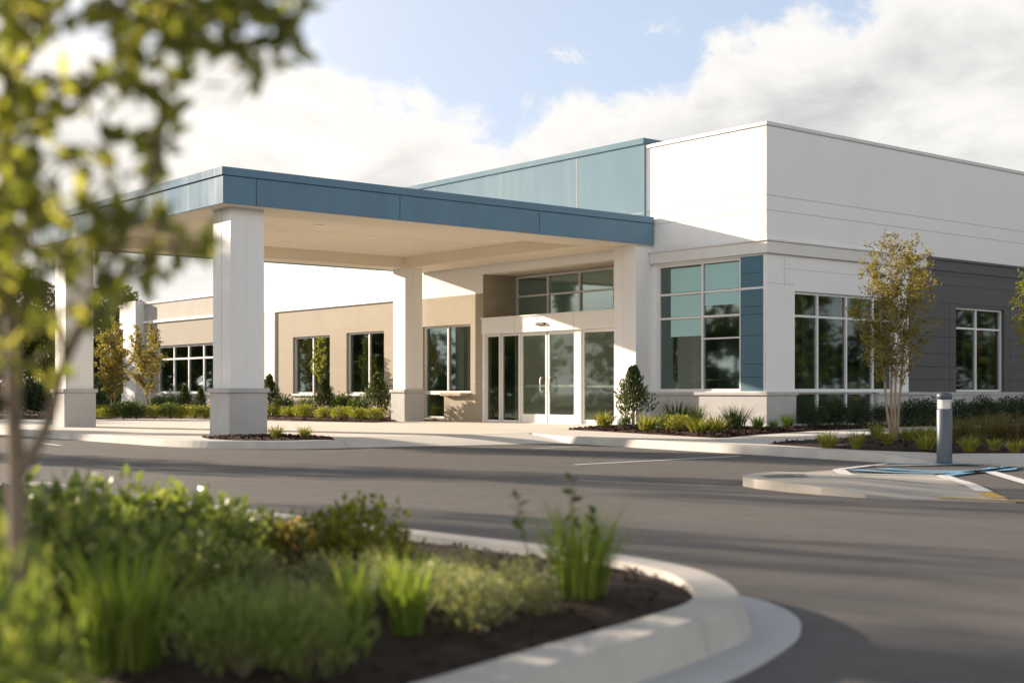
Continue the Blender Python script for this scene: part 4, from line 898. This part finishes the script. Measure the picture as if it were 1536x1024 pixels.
fgp('rusty_shrub', FR[0], 425, 5.9, 762, 'green shrub with rusty leaves in the middle of the near island', 'shrub', None, .5, 1.1)
for px, d, tp, s, wd, nn in ((300, 4.9, 800, FS[0], 1.1, 'grey-green shrub right of the tall grass clump'), (365, 5.0, 806, FS[1], 1.1, 'grey-green shrub left of the rusty one'), (490, 5.2, 815, FS[2], 1.0, 'grey-green shrub in front of the yellow-green shrub'), (655, 5.1, 826, FS[0], 1.2, 'grey-green shrub left of the pale mounds'), (706, 4.8, 838, FS[1], 1.15, 'nearest of the pale sage mounds right of the bright grass'), (768, 5.15, 826, FS[2], 1.2, 'pale sage mound just left of the tallest grass'), (640, 6.0, 815, FS[1], .9, 'sage mound at the back kerb'), (740, 5.8, 822, FS[0], .8, 'small tan-tipped mound at the back kerb'), (430, 4.6, 850, FS[0], 1.1, 'grey-green mound behind the feathery plants'), (565, 5.3, 812, FS[0], 1.0, 'grey-green mound directly behind the bright grass clump'), (690, 5.6, 812, FS[2], 1.0, 'pale mound in the second row, left of the back-kerb mounds'), (806, 5.05, 862, FS[1], .9, 'smallest sage mound, at the left foot of the tallest grass')):
    fgp('sage_shrub', s, px, d, tp, nn, 'shrub', 'sage mounds of the near island', .46, wd)
for px, d, tp, s, wd, nn in ((365, 3.95, 868, FM[0], 1.0, 'left of the two feathery green mounds at the front'), (455, 4.05, 872, FM[1], 1.0, 'right of the two feathery green mounds at the front')):
    fgp('feathery_shrub', s, px, d, tp, nn, 'shrub', 'feathery mounds of the near island', .44, wd)
for px, d, tp, s, wd, nn in ((190, 4.1, 788, FG[0], 1.35, 'broad tall grass clump left of the feathery mounds'), (535, 4.5, 815, FG[1], .7, 'slim upright grass clump beside the feathery mounds'), (612, 4.65, 812, FG[2], 1.0, 'bright green grass clump in the front middle'), (872, 5.4, 735, FGL[0], 1.0, 'tall loose grass clump nearest the rounded kerb'), (25, 2.85, 905, FG[1], .9, 'pale grass clump in the bottom left corner'), (150, 4.0, 850, FG[2], .7, 'thin leaning grass left of the broad clump')):
    fgp('grass_clump', s, px, d, tp, nn, 'ornamental grass', 'grass clumps of the near island', .5, wd)
sp_ = MB(); b0 = at(858, 5.35, .15); rr = random.Random(9)
for dx, hh in ((0, .50), (.05, .36), (-.12, .44)):
    b = b0 + Vector((dx, -dx * .6, 0)); t = b + Vector((dx * .6, -dx * .4, hh)); sp_.tube([b, b.lerp(t, .6), t], [.004, .003, .002], 5, mi=1)
    for j in range(14): add_leaf(sp_, b.lerp(t, .55 + .45 * j / 13), rdir(rr, .5), .05, .028, rr, True)
tag(sp_.build('flower_stalk', [M['leaf_green'], M['bark']], loc=b0), 'leafy stalk rising above the tallest grass by the road', 'plant')

# ------------------------------------------------------------------ foreground tree
fb = at(27, 2.75, .15); fb.z = zfg(fb.x, fb.y) - .02
FT = empty('foreground_tree', fb, 'blurred young tree with green leaves close to the viewer at the left', 'tree')
tk = MB(); cr = MB(); rr = random.Random(77)
def branch(pts, r0, r1, n=7):
    P = smooth_path(pts, 4); tk.tube(P, [r0 + (r1 - r0) * k / (len(P) - 1) for k in range(len(P))], n); return P
T1 = branch([fb, pd(26, 760, 2.75), pd(22, 640, 2.74), pd(18, 480, 2.72), pd(10, 300, 2.7), pd(14, 120, 2.66), pd(30, -60, 2.6), pd(60, -260, 2.55)], .021, .010)
T2 = branch([pd(25, 715, 2.75), pd(70, 640, 2.70), pd(98, 540, 2.62), pd(150, 430, 2.5), pd(196, 330, 2.42), pd(232, 250, 2.38), pd(252, 160, 2.34)], .014, .005)
T3 = branch([pd(18, 480, 2.72), pd(-40, 350, 2.6), pd(-90, 200, 2.5), pd(-100, 40, 2.4)], .012, .005)
twigs = [T1[len(T1)//3:], T2[len(T2)//3:], T3]
for st_, mid, en in (((14, 120, 2.66), (120, 20, 2.5), (300, 10, 2.3)), ((30, -60, 2.6), (180, -90, 2.45), (400, -20, 2.25)), ((30, -60, 2.6), (220, -60, 2.4), (430, 40, 2.2)), ((10, 300, 2.7), (60, 200, 2.5), (180, 110, 2.35)), ((12, 200, 2.68), (90, 120, 2.5), (250, 130, 2.3)), ((98, 540, 2.62), (70, 430, 2.5), (50, 330, 2.4)), ((150, 430, 2.5), (190, 410, 2.45), (250, 372, 2.36)), ((18, 480, 2.72), (60, 420, 2.6), (110, 330, 2.5)), ((28, 640, 2.74), (-10, 560, 2.6), (-30, 440, 2.5)), ((60, -260, 2.55), (200, -240, 2.4), (360, -120, 2.25)), ((196, 330, 2.42), (170, 290, 2.4), (150, 215, 2.36)), ((14, 120, 2.66), (50, 60, 2.5), (130, -40, 2.35)), ((196, 330, 2.42), (236, 335, 2.36), (268, 368, 2.3))):
    twigs.append(branch([pd(*st_), pd(*mid), pd(*en)], .007, .003, 5))
def spray(px, py, d, rad_, n, L=.05):
    c = pd(px, py, d)
    best = min((q for t in twigs for q in t), key=lambda q: (q - c).length)
    if (best - c).length > .06: tk.tube([best, best.lerp(c, .5) + Vector((0, 0, .015)), c], [.004, .003, .0018], 4)
    n = int(n * .95); k = max(2, n // 9)
    for i in range(k):
        e = c + rdir(rr) * rad_ * rr.uniform(.5, 1.0); tk.tube([c, e], [.002, .001], 3)
        for j in range(n // k + 1):
            q = c.lerp(e, rr.random()) + rdir(rr) * .012; add_leaf(cr, q, rdir(rr, -.25) + (e - c).normalized() * .7, L * rr.uniform(.7, 1.25), L * .52 * rr.uniform(.8, 1.15), rr, True)
for k in range(54): spray(rr.uniform(-110, 320) , rr.uniform(-190, 60) , rr.uniform(2.1, 2.7), .15, 20)
for px, py in ((330, 40), (350, 80), (385, 60), (400, 30), (420, 60), (440, 20), (385, -10), (300, 70), (270, 40), (410, 95), (360, 10), (240, 60), (340, -30), (430, -10)): spray(px, py, rr.uniform(2.15, 2.35), .085, 13)
for k in range(36): spray(rr.uniform(-110, 48), rr.uniform(60, 460), rr.uniform(2.3, 2.75), .13, 17)
for px, py in ((70, 160), (120, 120), (160, 130), (205, 140), (255, 150), (240, 200), (225, 240), (95, 230), (60, 300), (160, 220), (185, 270), (75, 345), (110, 320), (205, 320), (225, 372), (262, 365), (130, 395), (90, 400), (60, 430), (150, 380), (195, 410), (40, 500), (75, 470), (160, 445), (120, 340), (60, 260), (150, 330), (230, 345), (100, 375), (260, 175), (215, 95)): spray(px, py, rr.uniform(2.2, 2.5), .075, 11)
for px, py in ((20, 560), (70, 530)): spray(px, py, 2.55, .07, 6)
tk.build('trunk', M['bark'], FT); cr.build('crown', M['leaf_fg'], FT)

# ------------------------------------------------------------------ sun, sky, clouds
SUN = Vector((-.29, .93, .25)).normalized(); el = math.asin(SUN.z); rot = math.atan2(-SUN.x, SUN.y)
s = bpy.data.lights.new('sun', 'SUN'); s.energy = 5.0; s.angle = rad(.55); s.color = (1.0, .825, .64)
so = bpy.data.objects.new('sun', s); COL.objects.link(so); so.rotation_euler = (-SUN).to_track_quat('-Z', 'Y').to_euler(); so.location = SUN * 80
W = bpy.data.worlds.new('World'); SC.world = W; W.use_nodes = True; nt = W.node_tree; bg = nt.nodes['Background']
sky = nd(nt, 'ShaderNodeTexSky', sky_type='NISHITA'); sky.sun_disc = False; sky.sun_elevation = el; sky.sun_rotation = rot; sky.air_density = 1.0; sky.dust_density = 1.2; sky.ozone_density = 1.6
tc = nd(nt, 'ShaderNodeTexCoord'); D = tc.outputs['Generated']
def mth(op, a, b=None, c=None):
    n = nd(nt, 'ShaderNodeMath', operation=op)
    for i, v in enumerate((a, b, c)):
        if v is None: continue
        if hasattr(v, 'is_linked'): nt.links.new(v, n.inputs[i])
        else: n.inputs[i].default_value = v
    return n.outputs[0]
def dot(v):
    n = nd(nt, 'ShaderNodeVectorMath', operation='DOT_PRODUCT'); nt.links.new(D, n.inputs[0]); n.inputs[1].default_value = v; return n.outputs['Value']
az = mth('MULTIPLY', mth('ARCTAN2', dot(RT), dot(FW)), 57.2958); elv = mth('MULTIPLY', mth('ARCSINE', dot((0, 0, 1))), 57.2958)
prof = [(-60, 26), (-40, 17), (-26, 14.5), (-21, 14.2), (-16, 14.6), (-9.6, 14.6), (-8.2, 14.5), (-7.1, 14.0), (-5.1, 13.0), (-3.3, 12.3), (-1.8, 11.6), (-.4, 10.8), (.6, 12.2), (2.8, 12.9), (5.1, 13.0), (7.6, 13.2), (8.3, 14.4), (10.6, 15.6), (12.3, 16.4), (13.8, 15.6), (15.1, 15.9), (16.5, 17), (21, 18), (30, 22), (60, 27)]
pos = mth('MULTIPLY_ADD', az, 1 / 120, .5)
T = mth('MULTIPLY', ramp(nt, pos, [((a + 60) / 120, t / 40) for a, t in prof]), 40)
def wn(scale, detail, rough, dist=0, stretch=(1, 1, 1)):
    mp = nd(nt, 'ShaderNodeMapping'); mp.inputs['Scale'].default_value = stretch; nt.links.new(D, mp.inputs[0]); return noisen(nt, scale, detail, rough, mp.outputs[0], dist=dist)
nA = wn(16, 9, .62, .2, (1, 1, 1.5)); nB = wn(60, 6, .6); nC = wn(7.5, 7, .6, .4, (1, 1, 1.8)); nW = wn(34, 9, .68, 1.2, (1, 1, 1.3))
hgt_ = mth('SUBTRACT', mth('ADD', mth('ADD', T, mth('MULTIPLY', mth('SUBTRACT', nA, .5), 5.5)), mth('MULTIPLY', mth('SUBTRACT', nB, .5), 1.4)), elv)
dens = nd(nt, 'ShaderNodeMapRange', interpolation_type='SMOOTHSTEP'); nt.links.new(hgt_, dens.inputs[0]); dens.inputs[1].default_value = -.25; dens.inputs[2].default_value = 1.15
# two loose wisps in the blue, and scattered high cloud away from the picture
def wisp(a0, e0, sa, se, amp):
    x = mth('POWER', mth('ABSOLUTE', mth('DIVIDE', mth('SUBTRACT', az, a0), sa)), 2); y = mth('POWER', mth('ABSOLUTE', mth('DIVIDE', mth('SUBTRACT', elv, e0), se)), 2)
    gss = mth('EXPONENT', mth('MULTIPLY', mth('ADD', x, y), -1)); n = nd(nt, 'ShaderNodeMapRange', interpolation_type='SMOOTHSTEP')
    nt.links.new(mth('SUBTRACT', nW, mth('MULTIPLY', mth('SUBTRACT', 1, gss), .38)), n.inputs[0]); n.inputs[1].default_value = .40; n.inputs[2].default_value = .70; return mth('MULTIPLY', n.outputs[0], amp)
wsp = mth('ADD', wisp(2.4, 14.2, 1.7, 1.0, .8), wisp(6.5, 15.3, 2.0, .8, .75))
hi = nd(nt, 'ShaderNodeMapRange', interpolation_type='SMOOTHSTEP'); nt.links.new(nC, hi.inputs[0]); hi.inputs[1].default_value = .50; hi.inputs[2].default_value = .68
far_up = nd(nt, 'ShaderNodeMapRange', interpolation_type='SMOOTHSTEP'); nt.links.new(elv, far_up.inputs[0]); far_up.inputs[1].default_value = 20; far_up.inputs[2].default_value = 32
dn = mth('MINIMUM', mth('MAXIMUM', mth('MAXIMUM', dens.outputs[0], wsp), mth('MULTIPLY', mth('MULTIPLY', hi.outputs[0], far_up.outputs[0]), .25)), 1.0)
# cloud tone: bright tops, greyer bodies
body = nd(nt, 'ShaderNodeMapRange', interpolation_type='SMOOTHSTEP'); nt.links.new(hgt_, body.inputs[0]); body.inputs[1].default_value = .3; body.inputs[2].default_value = 3.0
nE = wn(9, 6, .55, .3, (1, 1, 2.2)); shade = mth('MULTIPLY', body.outputs[0], ramp(nt, nE, [(.36, 0), (.68, 1)]))
K = 4.35; SKYM = .22
white = (.94 * K, .92 * K, .89 * K); grey = (.60 * K, .60 * K, .605 * K)
cc = mixc(nt, shade, white, grey)
skyc = mixc(nt, 1.0, sky.outputs[0], (SKYM, SKYM, SKYM), 'MULTIPLY')
hz = nd(nt, 'ShaderNodeMapRange'); nt.links.new(elv, hz.inputs[0]); hz.inputs[1].default_value = 6; hz.inputs[2].default_value = 55; hz.inputs[3].default_value = .96; hz.inputs[4].default_value = .05
skyc = mixc(nt, hz.outputs[0], skyc, (.60 * K, .74 * K, .97 * K))
# clouds outside the view brightened, an added fill for shaded walls; warm aureole round the sun
bk = nd(nt, 'ShaderNodeMapRange', interpolation_type='SMOOTHSTEP'); nt.links.new(mth('ABSOLUTE', mth('SUBTRACT', az, 30)), bk.inputs[0]); bk.inputs[1].default_value = 45; bk.inputs[2].default_value = 110; bk.inputs[3].default_value = 1.0; bk.inputs[4].default_value = 1.95
vm = nd(nt, 'ShaderNodeVectorMath', operation='SCALE'); nt.links.new(cc, vm.inputs[0]); nt.links.new(bk.outputs[0], vm.inputs['Scale']); cc = vm.outputs[0]
aur = mth('MULTIPLY', mth('POWER', mth('MAXIMUM', dot(SUN), 0.0), 4), .5 * K)
va = nd(nt, 'ShaderNodeVectorMath', operation='SCALE'); va.inputs[0].default_value = (1.0, .80, .55); nt.links.new(aur, va.inputs['Scale'])
vs = nd(nt, 'ShaderNodeVectorMath', operation='ADD'); nt.links.new(mixc(nt, dn, skyc, cc), vs.inputs[0]); nt.links.new(va.outputs[0], vs.inputs[1])
nt.links.new(vs.outputs[0], bg.inputs[0]); bg.inputs[1].default_value = .1

# ------------------------------------------------------------------ camera and render settings
cam = bpy.data.cameras.new('camera'); co = bpy.data.objects.new('camera', cam); COL.objects.link(co); SC.camera = co
co.location = (0, 0, H); co.rotation_euler = (rad(90), 0, -(math.pi / 2 - ANG))
cam.sensor_width = 36; cam.lens = FPX / 1536 * 36; cam.shift_y = (HY - 512) / 1536; cam.clip_start = .05; cam.clip_end = 2000
cam.dof.use_dof = True; cam.dof.focus_distance = 27; cam.dof.aperture_fstop = 1.65; cam.dof.aperture_blades = 0
SC.view_settings.view_transform = 'Standard'; SC.view_settings.look = 'None'; SC.view_settings.exposure = 1.28; SC.view_settings.gamma = 1
cy = SC.cycles; cy.use_denoising = True; cy.max_bounces = 8; cy.diffuse_bounces = 4; cy.glossy_bounces = 4; cy.transparent_max_bounces = 12; cy.transmission_bounces = 4
cy.caustics_reflective = False; cy.caustics_refractive = False; cy.sample_clamp_indirect = 6
try: cy.denoiser = 'OPENIMAGEDENOISE'
except Exception: pass
